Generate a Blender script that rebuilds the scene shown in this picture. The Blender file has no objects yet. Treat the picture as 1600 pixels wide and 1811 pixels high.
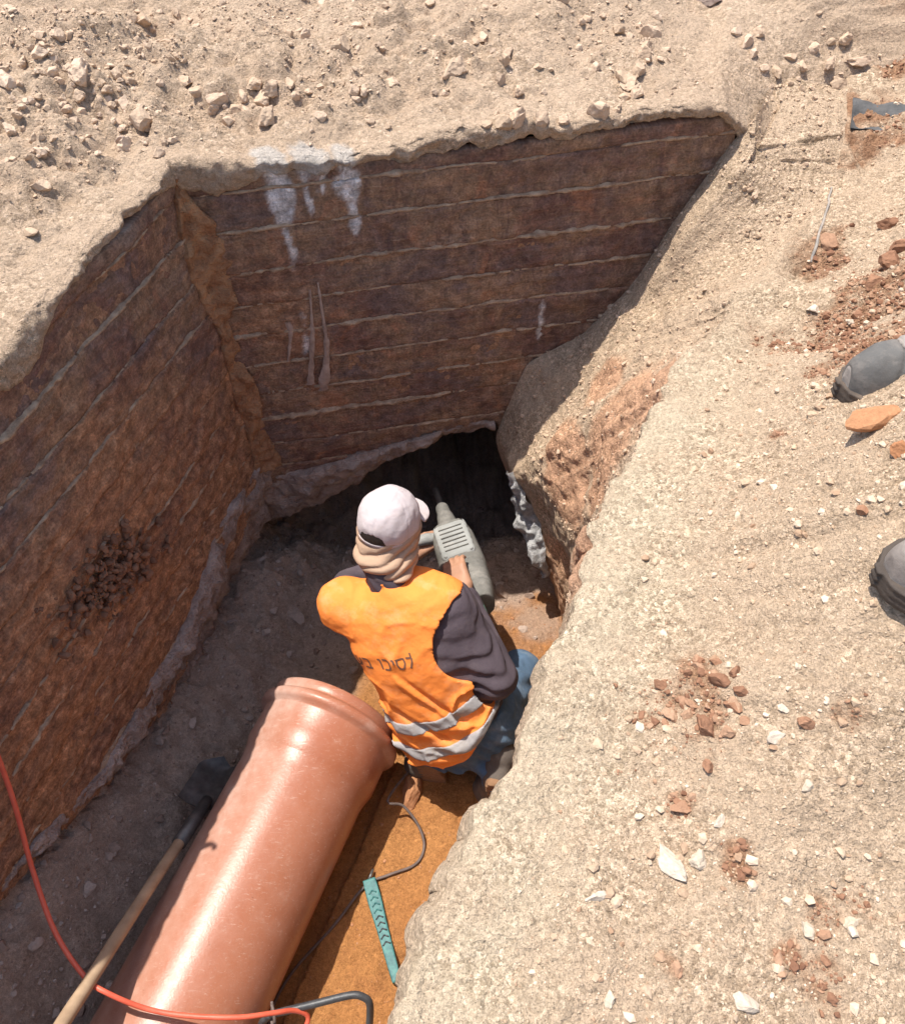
import bpy, math, numpy as np
from mathutils import Vector, Matrix
from mathutils.bvhtree import BVHTree
rng = np.random.default_rng(7)
scene = bpy.context.scene
col = scene.collection
R = math.radians

# ------------------------------------------------------------------ camera
F, CX, CY = 1500.0, 800.0, 905.5
CAM = np.array([0.0, 0.0, 1.35])
TILT, ROLL = R(49), R(-4)
fwd = np.array([0, math.cos(TILT), -math.sin(TILT)])
up0 = np.array([0, math.sin(TILT), math.cos(TILT)])
rt0 = np.array([1.0, 0, 0])
rt = math.cos(ROLL) * rt0 + math.sin(ROLL) * up0
up = -math.sin(ROLL) * rt0 + math.cos(ROLL) * up0
cd = bpy.data.cameras.new('camera'); cam = bpy.data.objects.new('camera', cd); col.objects.link(cam)
cd.sensor_fit = 'HORIZONTAL'; cd.sensor_width = 36; cd.lens = 36 * F / 1600
cd.clip_start = 0.02; cd.clip_end = 500
M = Matrix.Identity(4)
for i in range(3):
    M[i][0] = rt[i]; M[i][1] = up[i]; M[i][2] = -fwd[i]; M[i][3] = CAM[i]
cam.matrix_world = M
scene.camera = cam

# ------------------------------------------------------------------ sky, sun, exposure
TOSUN = np.array([-0.235, 0.17, 1.0]); TOSUN /= np.linalg.norm(TOSUN)
w = bpy.data.worlds.new('World'); scene.world = w; w.use_nodes = True
nt = w.node_tree; nt.nodes.clear()
sk = nt.nodes.new('ShaderNodeTexSky'); sk.sky_type = 'NISHITA'; sk.sun_disc = False
sk.sun_elevation = math.asin(TOSUN[2]); sk.sun_rotation = math.atan2(TOSUN[0], TOSUN[1])
sk.dust_density = 2.0
bg = nt.nodes.new('ShaderNodeBackground'); bg.inputs[1].default_value = 0.15
wo = nt.nodes.new('ShaderNodeOutputWorld')
nt.links.new(sk.outputs[0], bg.inputs[0]); nt.links.new(bg.outputs[0], wo.inputs[0])
sd = bpy.data.lights.new('sun', 'SUN'); sd.energy = 4.2; sd.angle = R(0.55); sd.color = (1.0, 0.95, 0.87)
so = bpy.data.objects.new('sun', sd); col.objects.link(so)
so.rotation_euler = Vector(-TOSUN).to_track_quat('-Z', 'Y').to_euler(); so.location = (0, 0, 6)
vs = scene.view_settings; vs.view_transform = 'Standard'; vs.look = 'None'; vs.gamma = 1; vs.exposure = 0.64
vs.use_curve_mapping = False

# ------------------------------------------------------------------ maths helpers
def A_(*v): return np.array(v, float)
def nrm(v): v = np.asarray(v, float); return v / np.linalg.norm(v)
def ray(x, y): return fwd + rt * (x - CX) / F - up * (y - CY) / F
def onz(x, y, z):
    d = ray(x, y); return CAM + d * ((z - CAM[2]) / d[2])
def onplane(x, y, p, n):
    d = ray(x, y); return CAM + d * (np.dot(p - CAM, n) / np.dot(d, n))
def projv(P):
    v = np.asarray(P) - CAM; z = v @ fwd
    return CX + F * (v @ rt) / z, CY - F * (v @ up) / z

def _h(ix, iy, iz, seed):
    n = (ix.astype(np.int64) * 374761393 + iy.astype(np.int64) * 668265263 + iz.astype(np.int64) * 2147483647 + seed * 974711) & 0xffffffff
    n = ((n ^ (n >> 13)) * 1274126177) & 0xffffffff
    n = n ^ (n >> 16)
    return (n & 0xffff).astype(np.float32) / 65535.0
def vnoise(P, scale, seed=0):
    """value noise in -1..1; scale = feature size in metres (scalar or 3-vector)"""
    q = np.asarray(P, float) / scale
    i = np.floor(q); f = (q - i); f = f * f * f * (f * (f * 6 - 15) + 10)
    ix, iy, iz = i[..., 0], i[..., 1], i[..., 2]; out = 0
    for a in (0, 1):
        for b in (0, 1):
            for c in (0, 1):
                wgt = (f[..., 0] if a else 1 - f[..., 0]) * (f[..., 1] if b else 1 - f[..., 1]) * (f[..., 2] if c else 1 - f[..., 2])
                out = out + wgt * _h(ix + a, iy + b, iz + c, seed)
    return out * 2 - 1
def fbm(P, scale, octs=4, seed=0, gain=0.5):
    s = np.asarray(scale, float); a = 1.0; o = 0; t = 0
    for k in range(octs):
        o = o + a * vnoise(P, s, seed + 17 * k); t += a; a *= gain; s = s * 0.5
    return o / t
def sstep(a, b, x):
    t = np.clip((x - a) / (b - a), 0, 1); return t * t * (3 - 2 * t)

# ------------------------------------------------------------------ mesh helpers
def mesh(name, V, Fc, mat=None, parent=None, smooth=True, attrs=None, loc=None):
    V = np.asarray(V, np.float32); me = bpy.data.meshes.new(name)
    if isinstance(Fc, np.ndarray):
        n, k = Fc.shape
        me.vertices.add(len(V)); me.vertices.foreach_set('co', V.ravel())
        me.loops.add(n * k); me.loops.foreach_set('vertex_index', Fc.astype(np.int32).ravel())
        me.polygons.add(n); me.polygons.foreach_set('loop_start', np.arange(0, n * k, k, dtype=np.int32))
        me.update(calc_edges=True)
    else:
        me.from_pydata(V.tolist(), [], Fc); me.update()
    me.validate()
    me.polygons.foreach_set('use_smooth', np.full(len(me.polygons), smooth, bool))
    if attrs:
        for k, a in attrs.items():
            at = me.attributes.new(k, 'FLOAT', 'POINT'); at.data.foreach_set('value', np.asarray(a, np.float32).ravel())
    o = bpy.data.objects.new(name, me); col.objects.link(o)
    if mat: me.materials.append(mat)
    if parent: o.parent = parent
    if loc is not None: o.location = loc
    return o
def grid_faces(nu, nv, keep=None):
    i = np.arange(nu * nv).reshape(nu, nv)
    f = np.stack([i[:-1, :-1], i[1:, :-1], i[1:, 1:], i[:-1, 1:]], -1).reshape(-1, 4)
    if keep is not None: f = f[keep.reshape(-1)]
    return f
def grid_normals(G):
    du = np.gradient(G, axis=0); dv = np.gradient(G, axis=1)
    n = np.cross(du, dv); return n / (np.linalg.norm(n, axis=-1, keepdims=True) + 1e-9)
def compact(V, Fc, attrs=None):
    u, inv = np.unique(Fc, return_inverse=True)
    a = {k: np.asarray(v).ravel()[u] for k, v in attrs.items()} if attrs else None
    return V[u], inv.reshape(Fc.shape), a
def tag(o, label=None, cat=None, group=None, kind=None):
    if label: o['label'] = label
    if cat: o['category'] = cat
    if group: o['group'] = group
    if kind: o['kind'] = kind
    return o
def empty(name, loc):
    o = bpy.data.objects.new(name, None); col.objects.link(o); o.location = loc; o.empty_display_size = 0.05
    return o
def child_of(o, parent):           # keep world coordinates in the mesh
    o.parent = parent; o.matrix_parent_inverse = Matrix.Translation(-Vector(parent.location))
    return o
def resample(pts, n=None, step=None, smooth=True):
    P = np.asarray(pts, float)
    if smooth and len(P) > 2:       # Catmull-Rom
        out = []
        Q = np.vstack([2 * P[0] - P[1], P, 2 * P[-1] - P[-2]])
        for i in range(1, len(Q) - 2):
            t = np.linspace(0, 1, 16, endpoint=False)[:, None]
            p0, p1, p2, p3 = Q[i - 1:i + 3]
            out.append(0.5 * ((2 * p1) + (-p0 + p2) * t + (2 * p0 - 5 * p1 + 4 * p2 - p3) * t ** 2 + (-p0 + 3 * p1 - 3 * p2 + p3) * t ** 3))
        P = np.vstack(out + [P[-1:]])
    d = np.r_[0, np.cumsum(np.linalg.norm(np.diff(P, axis=0), axis=1))]
    if n is None: n = max(2, int(d[-1] / step) + 1)
    s = np.linspace(0, d[-1], n)
    return np.stack([np.interp(s, d, P[:, k]) for k in range(P.shape[1])], 1)
def tube(pts, r, seg=10, cap=True):
    P = np.asarray(pts, float); n = len(P); r = np.broadcast_to(np.asarray(r, float), (n,))
    T = np.gradient(P, axis=0); T /= np.linalg.norm(T, axis=1, keepdims=True) + 1e-12
    a = np.array([0, 0, 1.0]) if abs(T[0][2]) < 0.9 else np.array([1.0, 0, 0])
    N = np.zeros_like(P); b = nrm(np.cross(T[0], a)); N[0] = b
    for i in range(1, n):
        b = b - T[i] * np.dot(b, T[i]); b = b / np.linalg.norm(b); N[i] = b
    B = np.cross(T, N); an = np.linspace(0, 2 * np.pi, seg, endpoint=False)
    V = (P[:, None] + r[:, None, None] * (np.cos(an)[None, :, None] * N[:, None] + np.sin(an)[None, :, None] * B[:, None])).reshape(-1, 3)
    fc = []
    for i in range(n - 1):
        for j in range(seg):
            k = (j + 1) % seg
            fc.append((i * seg + j, i * seg + k, (i + 1) * seg + k, (i + 1) * seg + j))
    if cap: fc.append(tuple(range(seg - 1, -1, -1))); fc.append(tuple((n - 1) * seg + j for j in range(seg)))
    return V, fc
def graded(lo, hi, h, elo, ehi, g=1.25):
    m = list(np.arange(lo, hi + h / 2, h))
    a, s = [], h
    x = lo
    while x > elo: s *= g; x -= s; a.append(x)
    b, s = [], h; x = m[-1]
    while x < ehi: s *= g; x += s; b.append(x)
    return np.array(a[::-1] + m + b)

# ------------------------------------------------------------------ materials
class NM:
    def __init__(s, name):
        s.m = bpy.data.materials.new(name); s.m.use_nodes = True; s.t = s.m.node_tree; s.t.nodes.clear()
        s.out = s.n('ShaderNodeOutputMaterial'); s.p = s.n('ShaderNodeBsdfPrincipled'); s.l(s.p.outputs[0], s.out.inputs[0])
        s.co = s.n('ShaderNodeTexCoord').outputs['Object']
    def n(s, t, **k):
        x = s.t.nodes.new(t)
        for a, b in k.items(): setattr(x, a, b)
        return x
    def l(s, a, b): s.t.links.new(a, b)
    def noise(s, scale, detail=4, rough=0.55, vec=None, dist=0.0, stretch=None):
        v = vec or s.co
        if stretch:
            mp = s.n('ShaderNodeMapping'); mp.inputs['Scale'].default_value = stretch; s.l(v, mp.inputs[0]); v = mp.outputs[0]
        x = s.n('ShaderNodeTexNoise'); x.inputs['Scale'].default_value = scale; x.inputs['Detail'].default_value = detail
        x.inputs['Roughness'].default_value = rough; x.inputs['Distortion'].default_value = dist; s.l(v, x.inputs['Vector'])
        return x.outputs['Fac']
    def ramp(s, fac, stops):
        x = s.n('ShaderNodeValToRGB'); e = x.color_ramp.elements
        while len(e) < len(stops): e.new(0.5)
        for i, (p, c) in enumerate(stops):
            e[i].position = p; e[i].color = (*c, 1) if len(c) == 3 else c
        s.l(fac, x.inputs[0]); return x.outputs[0]
    def step(s, fac, a, b):
        x = s.n('ShaderNodeMapRange'); x.inputs[1].default_value = a; x.inputs[2].default_value = b; s.l(fac, x.inputs[0]); return x.outputs[0]
    def mix(s, fac, a, b, mode='MIX'):
        x = s.n('ShaderNodeMix', data_type='RGBA', blend_type=mode)
        for sock, v in ((x.inputs[0], fac), (x.inputs[6], a), (x.inputs[7], b)):
            if isinstance(v, (int, float)): sock.default_value = v
            elif isinstance(v, tuple): sock.default_value = (*v, 1)
            else: s.l(v, sock)
        return x.outputs[2]
    def math(s, op, a, b):
        x = s.n('ShaderNodeMath', operation=op)
        for sock, v in ((x.inputs[0], a), (x.inputs[1], b)):
            if isinstance(v, (int, float)): sock.default_value = v
            else: s.l(v, sock)
        return x.outputs[0]
    def attr(s, name):
        x = s.n('ShaderNodeAttribute'); x.attribute_name = name; return x.outputs['Fac']
    def bump(s, h, dist, strength=1.0, prev=None):
        x = s.n('ShaderNodeBump'); x.inputs['Strength'].default_value = strength; x.inputs['Distance'].default_value = dist
        s.l(h, x.inputs['Height'])
        if prev is not None: s.l(prev, x.inputs['Normal'])
        return x.outputs[0]
    def fin(s, colr, rough=0.9, normal=None, spec=0.3, **kw):
        if isinstance(colr, tuple): s.p.inputs['Base Color'].default_value = (*colr, 1)
        else: s.l(colr, s.p.inputs['Base Color'])
        if isinstance(rough, (int, float)): s.p.inputs['Roughness'].default_value = rough
        else: s.l(rough, s.p.inputs['Roughness'])
        s.p.inputs['Specular IOR Level'].default_value = spec
        if normal is not None: s.l(normal, s.p.inputs['Normal'])
        for k, v in kw.items(): s.p.inputs[k.replace('_', ' ')].default_value = v
        return s.m

def soil(name, c1, c2, c3, red=None, cream=None, grey=None, bumpd=0.004, fine=1.0, grav=0.0, gs=130):
    m = NM(name)
    big = m.noise(2.2, 5, 0.6); mid = m.noise(14, 6, 0.65); fin = m.noise(95, 6, 0.7); gr = m.noise(330, 3, 0.6)
    c = m.ramp(big, [(0.3, c1), (0.7, c2)])
    c = m.mix(m.step(mid, 0.52, 0.72), c, c3)
    if red: c = m.mix(m.math('MULTIPLY', m.attr('red'), m.step(mid, 0.3, 0.55)), c, m.ramp(fin, [(0.3, tuple(x * 0.75 for x in red)), (0.7, red)]))
    if cream: c = m.mix(m.attr('cream'), c, m.ramp(mid, [(0.3, tuple(x * 0.85 for x in cream)), (0.7, cream)]))
    if grey: c = m.mix(m.attr('grey'), c, m.ramp(mid, [(0.3, tuple(x * 0.7 for x in grey)), (0.7, grey)]))
    k = m.ramp(fin, [(0.25, (0.68,) * 3), (0.5, (0.95,) * 3), (0.75, (1.22,) * 3)])
    c = m.mix(fine, c, k, 'MULTIPLY')  # fine tone noise; its dark specks imitate self-shadowing of small lumps
    k2 = m.ramp(gr, [(0.3, (0.78,) * 3), (0.7, (1.18,) * 3)])
    c = m.mix(fine, c, k2, 'MULTIPLY')
    b = m.bump(fin, bumpd); b = m.bump(gr, bumpd * 0.5, prev=b)
    if grav:
        for sc_, am in ((gs, 1.0), (gs * 2.3, 0.8)):
            dv_ = m.n('ShaderNodeVectorMath', operation='ADD'); ns = m.n('ShaderNodeTexNoise'); ns.inputs['Scale'].default_value = sc_ * 0.8; m.l(m.co, ns.inputs['Vector'])
            sc2 = m.n('ShaderNodeVectorMath', operation='SCALE'); sc2.inputs['Scale'].default_value = 0.7 / sc_; m.l(ns.outputs['Color'], sc2.inputs[0])
            m.l(m.co, dv_.inputs[0]); m.l(sc2.outputs[0], dv_.inputs[1])
            vo = m.n('ShaderNodeTexVoronoi'); vo.inputs['Scale'].default_value = sc_; m.l(dv_.outputs[0], vo.inputs['Vector'])
            sp_ = m.n('ShaderNodeSeparateColor'); m.l(vo.outputs['Color'], sp_.inputs[0])
            amt = m.math('MULTIPLY', m.step(m.noise(6, 4), 0.35, 0.6), grav * am)
            c = m.mix(amt, c, m.ramp(sp_.outputs[0], [(0.0, (0.62, 0.6, 0.56)), (0.5, (0.98,) * 3), (0.85, (1.15,) * 3), (1.0, (1.5, 1.55, 1.6))]), 'MULTIPLY')
            hgt = m.math('MULTIPLY', m.math('SUBTRACT', 1.0, vo.outputs['Distance']), sp_.outputs[1])
            b = m.bump(hgt, 0.9 / sc_, 0.8 * grav * am, b)
    return m.fin(c, 0.95, b, 0.15)

M_bank = soil('pale_gravelly_soil', (0.58, 0.425, 0.29), (0.64, 0.475, 0.33), (0.56, 0.415, 0.285), red=(0.40, 0.21, 0.115), cream=(0.70, 0.555, 0.39), grey=(0.80, 0.475, 0.295), bumpd=0.010, grav=0.85)
M_far = soil('dusty_rubble_soil', (0.59, 0.43, 0.30), (0.64, 0.475, 0.335), (0.57, 0.42, 0.295), red=(0.42, 0.2, 0.1), cream=(0.66, 0.58, 0.5), bumpd=0.011, grav=0.6, gs=90)
M_face = soil('cut_soil', (0.52, 0.37, 0.26), (0.56, 0.42, 0.29), (0.45, 0.34, 0.23), red=(0.52, 0.24, 0.12), cream=(0.62, 0.5, 0.34), grey=(0.55, 0.55, 0.54), bumpd=0.006)
M_floor = soil('pit_floor_soil', (0.46, 0.205, 0.072), (0.52, 0.25, 0.09), (0.40, 0.175, 0.065), red=(0.45, 0.25, 0.15), cream=(0.5, 0.36, 0.27), grey=(0.58, 0.42, 0.32), bumpd=0.009, grav=0.3)
M_dark = soil('shade_darkened_brown_soil', (0.09, 0.06, 0.055), (0.12, 0.08, 0.07), (0.08, 0.058, 0.055), bumpd=0.006)  # brown soil darkened further so the cavity looks unlit

def pebble_mat(name, stops, dust=0.0, bumpd=0.002):
    m = NM(name); c = m.ramp(m.attr('tint'), stops)
    k = m.ramp(m.noise(120, 5, 0.65), [(0.25, (0.75,) * 3), (0.75, (1.15,) * 3)])
    c = m.mix(1.0, c, k, 'MULTIPLY')
    return m.fin(c, 0.93, m.bump(m.noise(160, 4), bumpd), 0.2)
M_peb = pebble_mat('mixed_pebbles', [(0.0, (0.34, 0.21, 0.13)), (0.4, (0.52, 0.385, 0.265)), (0.75, (0.64, 0.5, 0.37)), (0.93, (0.66, 0.55, 0.42)), (1.0, (0.76, 0.68, 0.57))])
M_clod = pebble_mat('dusty_clods', [(0.0, (0.45, 0.325, 0.22)), (0.7, (0.54, 0.395, 0.28)), (1.0, (0.61, 0.46, 0.335))])
M_red = pebble_mat('red_clay_clods', [(0.0, (0.2, 0.098, 0.058)), (0.6, (0.31, 0.165, 0.098)), (1.0, (0.42, 0.265, 0.17))])
M_white = pebble_mat('white_limestone', [(0.0, (0.48, 0.385, 0.28)), (1.0, (0.57, 0.48, 0.38))])
M_greyst = pebble_mat('grey_broken_concrete', [(0.0, (0.26, 0.17, 0.125)), (1.0, (0.46, 0.36, 0.295))])
M_orst = pebble_mat('orange_brown_stone', [(0.0, (0.36, 0.16, 0.075)), (1.0, (0.46, 0.24, 0.125))])

def concrete(name, earthy):
    """old board-marked concrete; attributes u (along the wall) and v (height) in metres"""
    m = NM(name)
    cb = m.n('ShaderNodeCombineXYZ'); m.l(m.attr('u'), cb.inputs[0]); m.l(m.attr('v'), cb.inputs[1]); uv = cb.outputs[0]
    big = m.noise(3.0, 6, 0.65, uv); grain = m.noise(9, 7, 0.7, uv, stretch=(1, 14, 1)); streak = m.noise(7, 6, 0.7, uv, stretch=(3, 0.6, 1), dist=1.5)
    spot = m.noise(28, 6, 0.7, uv); fin = m.noise(140, 4, 0.7, uv)
    base = m.ramp(big, [(0.26, (0.12, 0.062, 0.052)), (0.42, (0.24, 0.128, 0.092)), (0.56, (0.32, 0.195, 0.12)), (0.75, (0.44, 0.265, 0.165))])
    base = m.mix(m.math('MULTIPLY', m.step(streak, 0.5, 0.66), 0.55), base, (0.115, 0.062, 0.06)); base = m.mix(m.math('MULTIPLY', m.step(m.noise(16, 6, 0.7, uv, stretch=(1.2, 0.9, 1), dist=1.2), 0.54, 0.72), 0.6), base, (0.38, 0.26, 0.17))
    base = m.mix(m.math('MULTIPLY', m.step(grain, 0.52, 0.68), 0.45), base, (0.40, 0.28, 0.19))
    hue = m.noise(5.5, 5, 0.65, uv, dist=0.8)
    base = m.mix(m.math('MULTIPLY', m.step(hue, 0.5, 0.62), 0.7), base, (0.2, 0.135, 0.118)); base = m.mix(m.math('MULTIPLY', m.step(hue, 0.42, 0.34), 0.55), base, (0.46, 0.21, 0.115))
    e = m.math('MULTIPLY', m.attr('earth'), m.step(m.math('ADD', big, m.math('MULTIPLY', spot, 0.5)), 0.45, 0.9))
    base = m.mix(e, base, m.ramp(spot, [(0.3, (0.38, 0.175, 0.08)), (0.55, (0.46, 0.235, 0.12)), (0.8, (0.54, 0.32, 0.19))]))
    base = m.mix(m.attr('dust'), base, m.ramp(spot, [(0.3, (0.38, 0.28, 0.2)), (0.7, (0.5, 0.39, 0.29))]))
    base = m.mix(m.attr('lime'), base, m.ramp(spot, [(0.3, (0.55, 0.49, 0.46)), (0.7, (0.85, 0.82, 0.8))]))
    k = m.ramp(spot, [(0.28, (0.52,) * 3), (0.5, (1.0,) * 3), (0.74, (1.65,) * 3)])
    base = m.mix(1.0, base, k, 'MULTIPLY')
    k = m.ramp(fin, [(0.3, (0.62,) * 3), (0.7, (1.38,) * 3)]); base = m.mix(1.0, base, k, 'MULTIPLY')
    b = m.bump(grain, 0.009, 1.0); b = m.bump(spot, 0.010, 1.0, b); b = m.bump(fin, 0.0025, 1, b)
    return m.fin(base, 0.9, b, 0.25)
M_conc = concrete('board_marked_concrete', 0)
def plainmat(name, c1, c2, scale=30, rough=0.8, bumpd=0.001, spec=0.3, **kw):
    m = NM(name); n1 = m.noise(scale, 6, 0.65); n2 = m.noise(scale * 6, 4)
    c = m.ramp(n1, [(0.3, c1), (0.7, c2)])
    return m.fin(c, rough, m.bump(n2, bumpd, prev=m.bump(n1, bumpd * 2)), spec, **kw)
M_broken = plainmat('broken_grey_concrete', (0.26, 0.18, 0.145), (0.55, 0.43, 0.36), 16, 0.95, 0.014)
M_jamb = plainmat('sun_brightened_broken_concrete', (0.3, 0.29, 0.28), (0.68, 0.67, 0.66), 45, 0.95, 0.008)  # broken concrete, colour raised to look as if in sun
M_clay = plainmat('orange_clay', (0.25, 0.11, 0.055), (0.52, 0.29, 0.15), 18, 0.95, 0.012)
M_fin = plainmat('dusty_mortar_ridge', (0.24, 0.145, 0.09), (0.60, 0.43, 0.29), 30, 0.95, 0.006)
M_lime = plainmat('lime_run', (0.22, 0.145, 0.11), (0.46, 0.345, 0.28), 30, 0.9, 0.002)

# ------------------------------------------------------------------ walls geometry frame
CORNER = A_(-0.68, 2.19, 0)
dB = A_(math.cos(R(6)), math.sin(R(6)), 0); nB = A_(dB[1], -dB[0], 0)            # back wall: along, towards the pit
dL = A_(-math.sin(R(20)), -math.cos(R(20)), 0); nL = A_(-dL[1], dL[0], 0)        # left wall: along (towards camera), towards the pit
def bwp(x, y):
    p = onplane(x, y, CORNER, nB); return (p - CORNER) @ dB, p[2]

# ================================================================== right bank (ground): top and cut face
crest = [(-3.2, -6.0, -0.02), (-0.95, -1.4, 0), (-0.144, 0.242, 0), (0.012, 0.536, 0), (0.198, 0.88, 0), (0.28, 1.06, 0), (0.36, 1.24, 0), (0.435, 1.36, 0), (0.50, 1.47, 0), (0.57, 1.58, 0), (0.635, 1.66, .005), (0.71, 1.755, .015),
         (0.81, 1.87, .03), (0.92, 1.985, .055), (1.05, 2.10, .085), (1.13, 2.20, .12), (1.2, 2.36, .18), (1.33, 2.8, .29), (1.8, 4.0, .40), (4.5, 11, .45)]
def bp3(x, y, proud=0.0):
    return onplane(x, y, CORNER + nB * proud, nB)
shade_n = np.cross(dB, A_(-0.235, 0.17, 1.0)); shade_p = CORNER + A_(0, 0, .29) + nB * .02
def sh3(x, y): return tuple(onplane(x, y, shade_p, shade_n))       # where the wall's shadow edge lies on the slope
def o3(x, y, z_): return tuple(onz(x, y, z_))
mids = [(-3.22, -6.0, -.7), (-0.97, -1.4, -.7), (-0.15, 0.25, -.7), (0.016, 0.55, -.7), (0.2, 0.94, -.7), (0.30, 1.3, -.7), o3(1003, 1100, -1.36), o3(965, 1010, -1.2), o3(930, 905, -.98),
        sh3(905, 835), sh3(945, 775), sh3(1000, 690), sh3(1070, 600), sh3(1140, 520), sh3(1215, 375), sh3(1300, 250), sh3(1345, 195), (1.27, 2.83, .27), (1.7, 4.1, .3), (4.45, 11, .3)]
mids = np.array(mids, float); mids[12:17] += np.array([.02, .04, .06, .06, .03])[:, None] * nB; mids[14:17, 2] -= np.array([.02, .06, .09])
foot = [(-3.25, -6.0, -1.45), (-0.98, -1.4, -1.45), (-0.15, 0.26, -1.45), (0.02, 0.56, -1.45), (0.2, 0.98, -1.45), (0.32, 1.45, -1.5), tuple(mids[6] + A_(.05, .05, -.14)), tuple(mids[7] + A_(.08, .09, -.3)), tuple(mids[8] + A_(.10, .14, -.5)),
        tuple(bp3(872, 778)), tuple(bp3(905, 700)), tuple(bp3(932, 642)), tuple(bp3(1030, 590)), tuple(bp3(1110, 510)), tuple(bp3(1195, 385)), tuple(bp3(1285, 262)), tuple(bp3(1340, 200)), (1.2, 2.9, .2), (1.6, 4.2, .2), (4.4, 11, .2)]
crest = np.array(crest, float); foot = np.array(foot, float)
sk_ = np.r_[0, np.cumsum(np.linalg.norm(np.diff(crest, axis=0), axis=1))]
s_lo = sk_[1] + 1.55; s_hi = sk_[17] + 0.35
S = graded(s_lo, s_hi, 0.0055, sk_[0], sk_[-1])
S = S[(S >= 0) & (S <= sk_[-1])]
def along(tab): return np.stack([np.interp(S, sk_, tab[:, k]) for k in range(3)], 1)
def smooth1(Aa, n):
    for _ in range(n):
        Aa[1:-1] = 0.25 * Aa[:-2] + 0.5 * Aa[1:-1] + 0.25 * Aa[2:]
    return Aa
CR = smooth1(along(crest), 60); FT = smooth1(along(foot), 12); MD = smooth1(along(mids), 12)
# crumbly edge: push crest in and out
e3 = np.stack([S, S * 0, S * 0], 1)
cj = fbm(e3, 0.16, 4, 5, .6) * 0.034 + fbm(e3, 0.035, 3, 9) * 0.012
outd = A_(0.914, -0.407, 0)
cj *= np.interp(S, [sk_[0], sk_[12], sk_[14], sk_[-1]], [1, 1, .25, .25])
CR[:, :2] += cj[:, None] * outd[:2]
T = graded(0.0, 1.25, 0.0055, -0.001, 60, 1.22); T = T[T >= 0]
top = CR[:, None, :] + T[None, :, None] * outd
# height of the top: gently rising to the right-back, rounded lip, lumps
def bank_h(X, Y, t):
    z = 0.10 * sstep(0.1, 1.0, t) * sstep(0.2, 1.4, Y) + 0.05 * sstep(0.3, 1.2, t) + 0.29 * sstep(0.12, 0.62, t) * sstep(0.2, 1.0, Y) * sstep(3.2, 2.2, Y)
    return z
X_, Y_ = top[..., 0], top[..., 1]
P0 = np.stack([X_, Y_, X_ * 0], -1)
lump = fbm(P0, 0.5, 3, 2) * 0.022 + fbm(P0, 0.14, 4, 3, .6) * 0.020 + fbm(P0, 0.03, 3, 4) * 0.005 * sstep(0.02, 0.16, T)[None, :] + rng.normal(0, 0.0008, X_.shape)
lump *= np.where(T < 3, 1, 1)[None, :]
red_spots = [(1560, 95, .2, .22), (1590, 30, .2, .3), (1545, 430, .17, .16), (1590, 560, .15, .15), (1500, 300, .1, .1), (1235, 1240, .12, .085), (1330, 1490, .05, .06), (1205, 1415, .02, .03), (1580, 1470, .07, .1), (1595, 1650, .1, .09), (1150, 1260, .03, .04), (1560, 1180, .05, .06), (1195, 1710, .04, .03), (1500, 1600, .06, .05), (1100, 820, .03, .04), (1380, 745, .03, .05)]
red = np.zeros(X_.shape)
for (px, py, a, b) in red_spots:
    c = onz(px, py, 0.36 if py < 250 else (0.28 if px > 1400 else (0.12 if px > 1250 else 0.03)))
    d2 = ((X_ - c[0]) ** 2 + (Y_ - c[1]) ** 2) / (a * a)
    red = np.maximum(red, np.exp(-d2 * 1.6))
red = sstep(0.3, 0.75, red + fbm(P0, 0.13, 5, 11, .7) * 1.0 * (red > .02)) * 0.9
# dug hollow in the red soil near the boots
for (px, py, r_, dpt) in [(1560, 440, 0.13, 0.05), (1475, 305, 0.06, 0.04), (1530, 170, 0.12, 0.05)]:
    c = onz(px, py, 0.3)
    lump -= dpt * np.exp(-(((X_ - c[0]) ** 2 + (Y_ - c[1]) ** 2) / r_ ** 2)) * (1 + 0.8 * fbm(P0, 0.06, 3, 40))
ts = sstep(0, 0.022, T)[None, :]
z = CR[:, None, 2] + bank_h(X_, Y_, T[None, :]) + lump * (0.35 + 0.65 * ts) - 0.010 * (1 - ts) ** 2
top = np.stack([X_, Y_, z], -1)
cream = sstep(0.3, 0.04, T)[None, :] * np.interp(S, sk_, [0, 0.2, .9, 1, 1, 1, .95, .9, .8, .65, .5, .3, .2, .1, 0, 0, 0, 0, 0, 0])[:, None]
cream = np.clip(cream * (1 + 0.9 * fbm(P0, 0.08, 3, 21)), 0, 1)
# face rows below the crest
NR = 210
rr = np.linspace(0, 1, NR) ** 1.0
e0 = top[:, 0, :]
KM = 0.7
w1 = np.clip(rr / KM, 0, 1)[None, :, None]; w2 = np.clip((rr - KM) / (1 - KM), 0, 1)[None, :, None]
face = (e0[:, None, :] * (1 - w1) + MD[:, None, :] * w1) * (1 - w2) + FT[:, None, :] * w2
for _ in range(4):
    face[:, 1:-1] = 0.25 * face[:, :-2] + 0.5 * face[:, 1:-1] + 0.25 * face[:, 2:]
fn = grid_normals(face)
flip = np.sign((fn * A_(-0.9, 0.3, 0.3)).sum(-1, keepdims=True)); fn = fn * flip
edge_w = sstep(0, 0.06, rr)[None, :] * sstep(1.0, 0.9, rr)[None, :]
fd = fbm(face, 0.35, 3, 31) * 0.05 + fbm(face, 0.1, 3, 32) * 0.018 + fbm(face, 0.03, 3, 33) * 0.008 + fbm(face, 0.012, 2, 34) * 0.003
bulge = 0
fd *= np.interp(S, [sk_[0], sk_[11], sk_[14], sk_[-1]], [1, 1, .5, .5])[:, None]
face = face + fn * ((fd * edge_w) + bulge - 0.0)[..., None]
fred = np.zeros(face.shape[:2])
uF, vF = projv(face)
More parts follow.
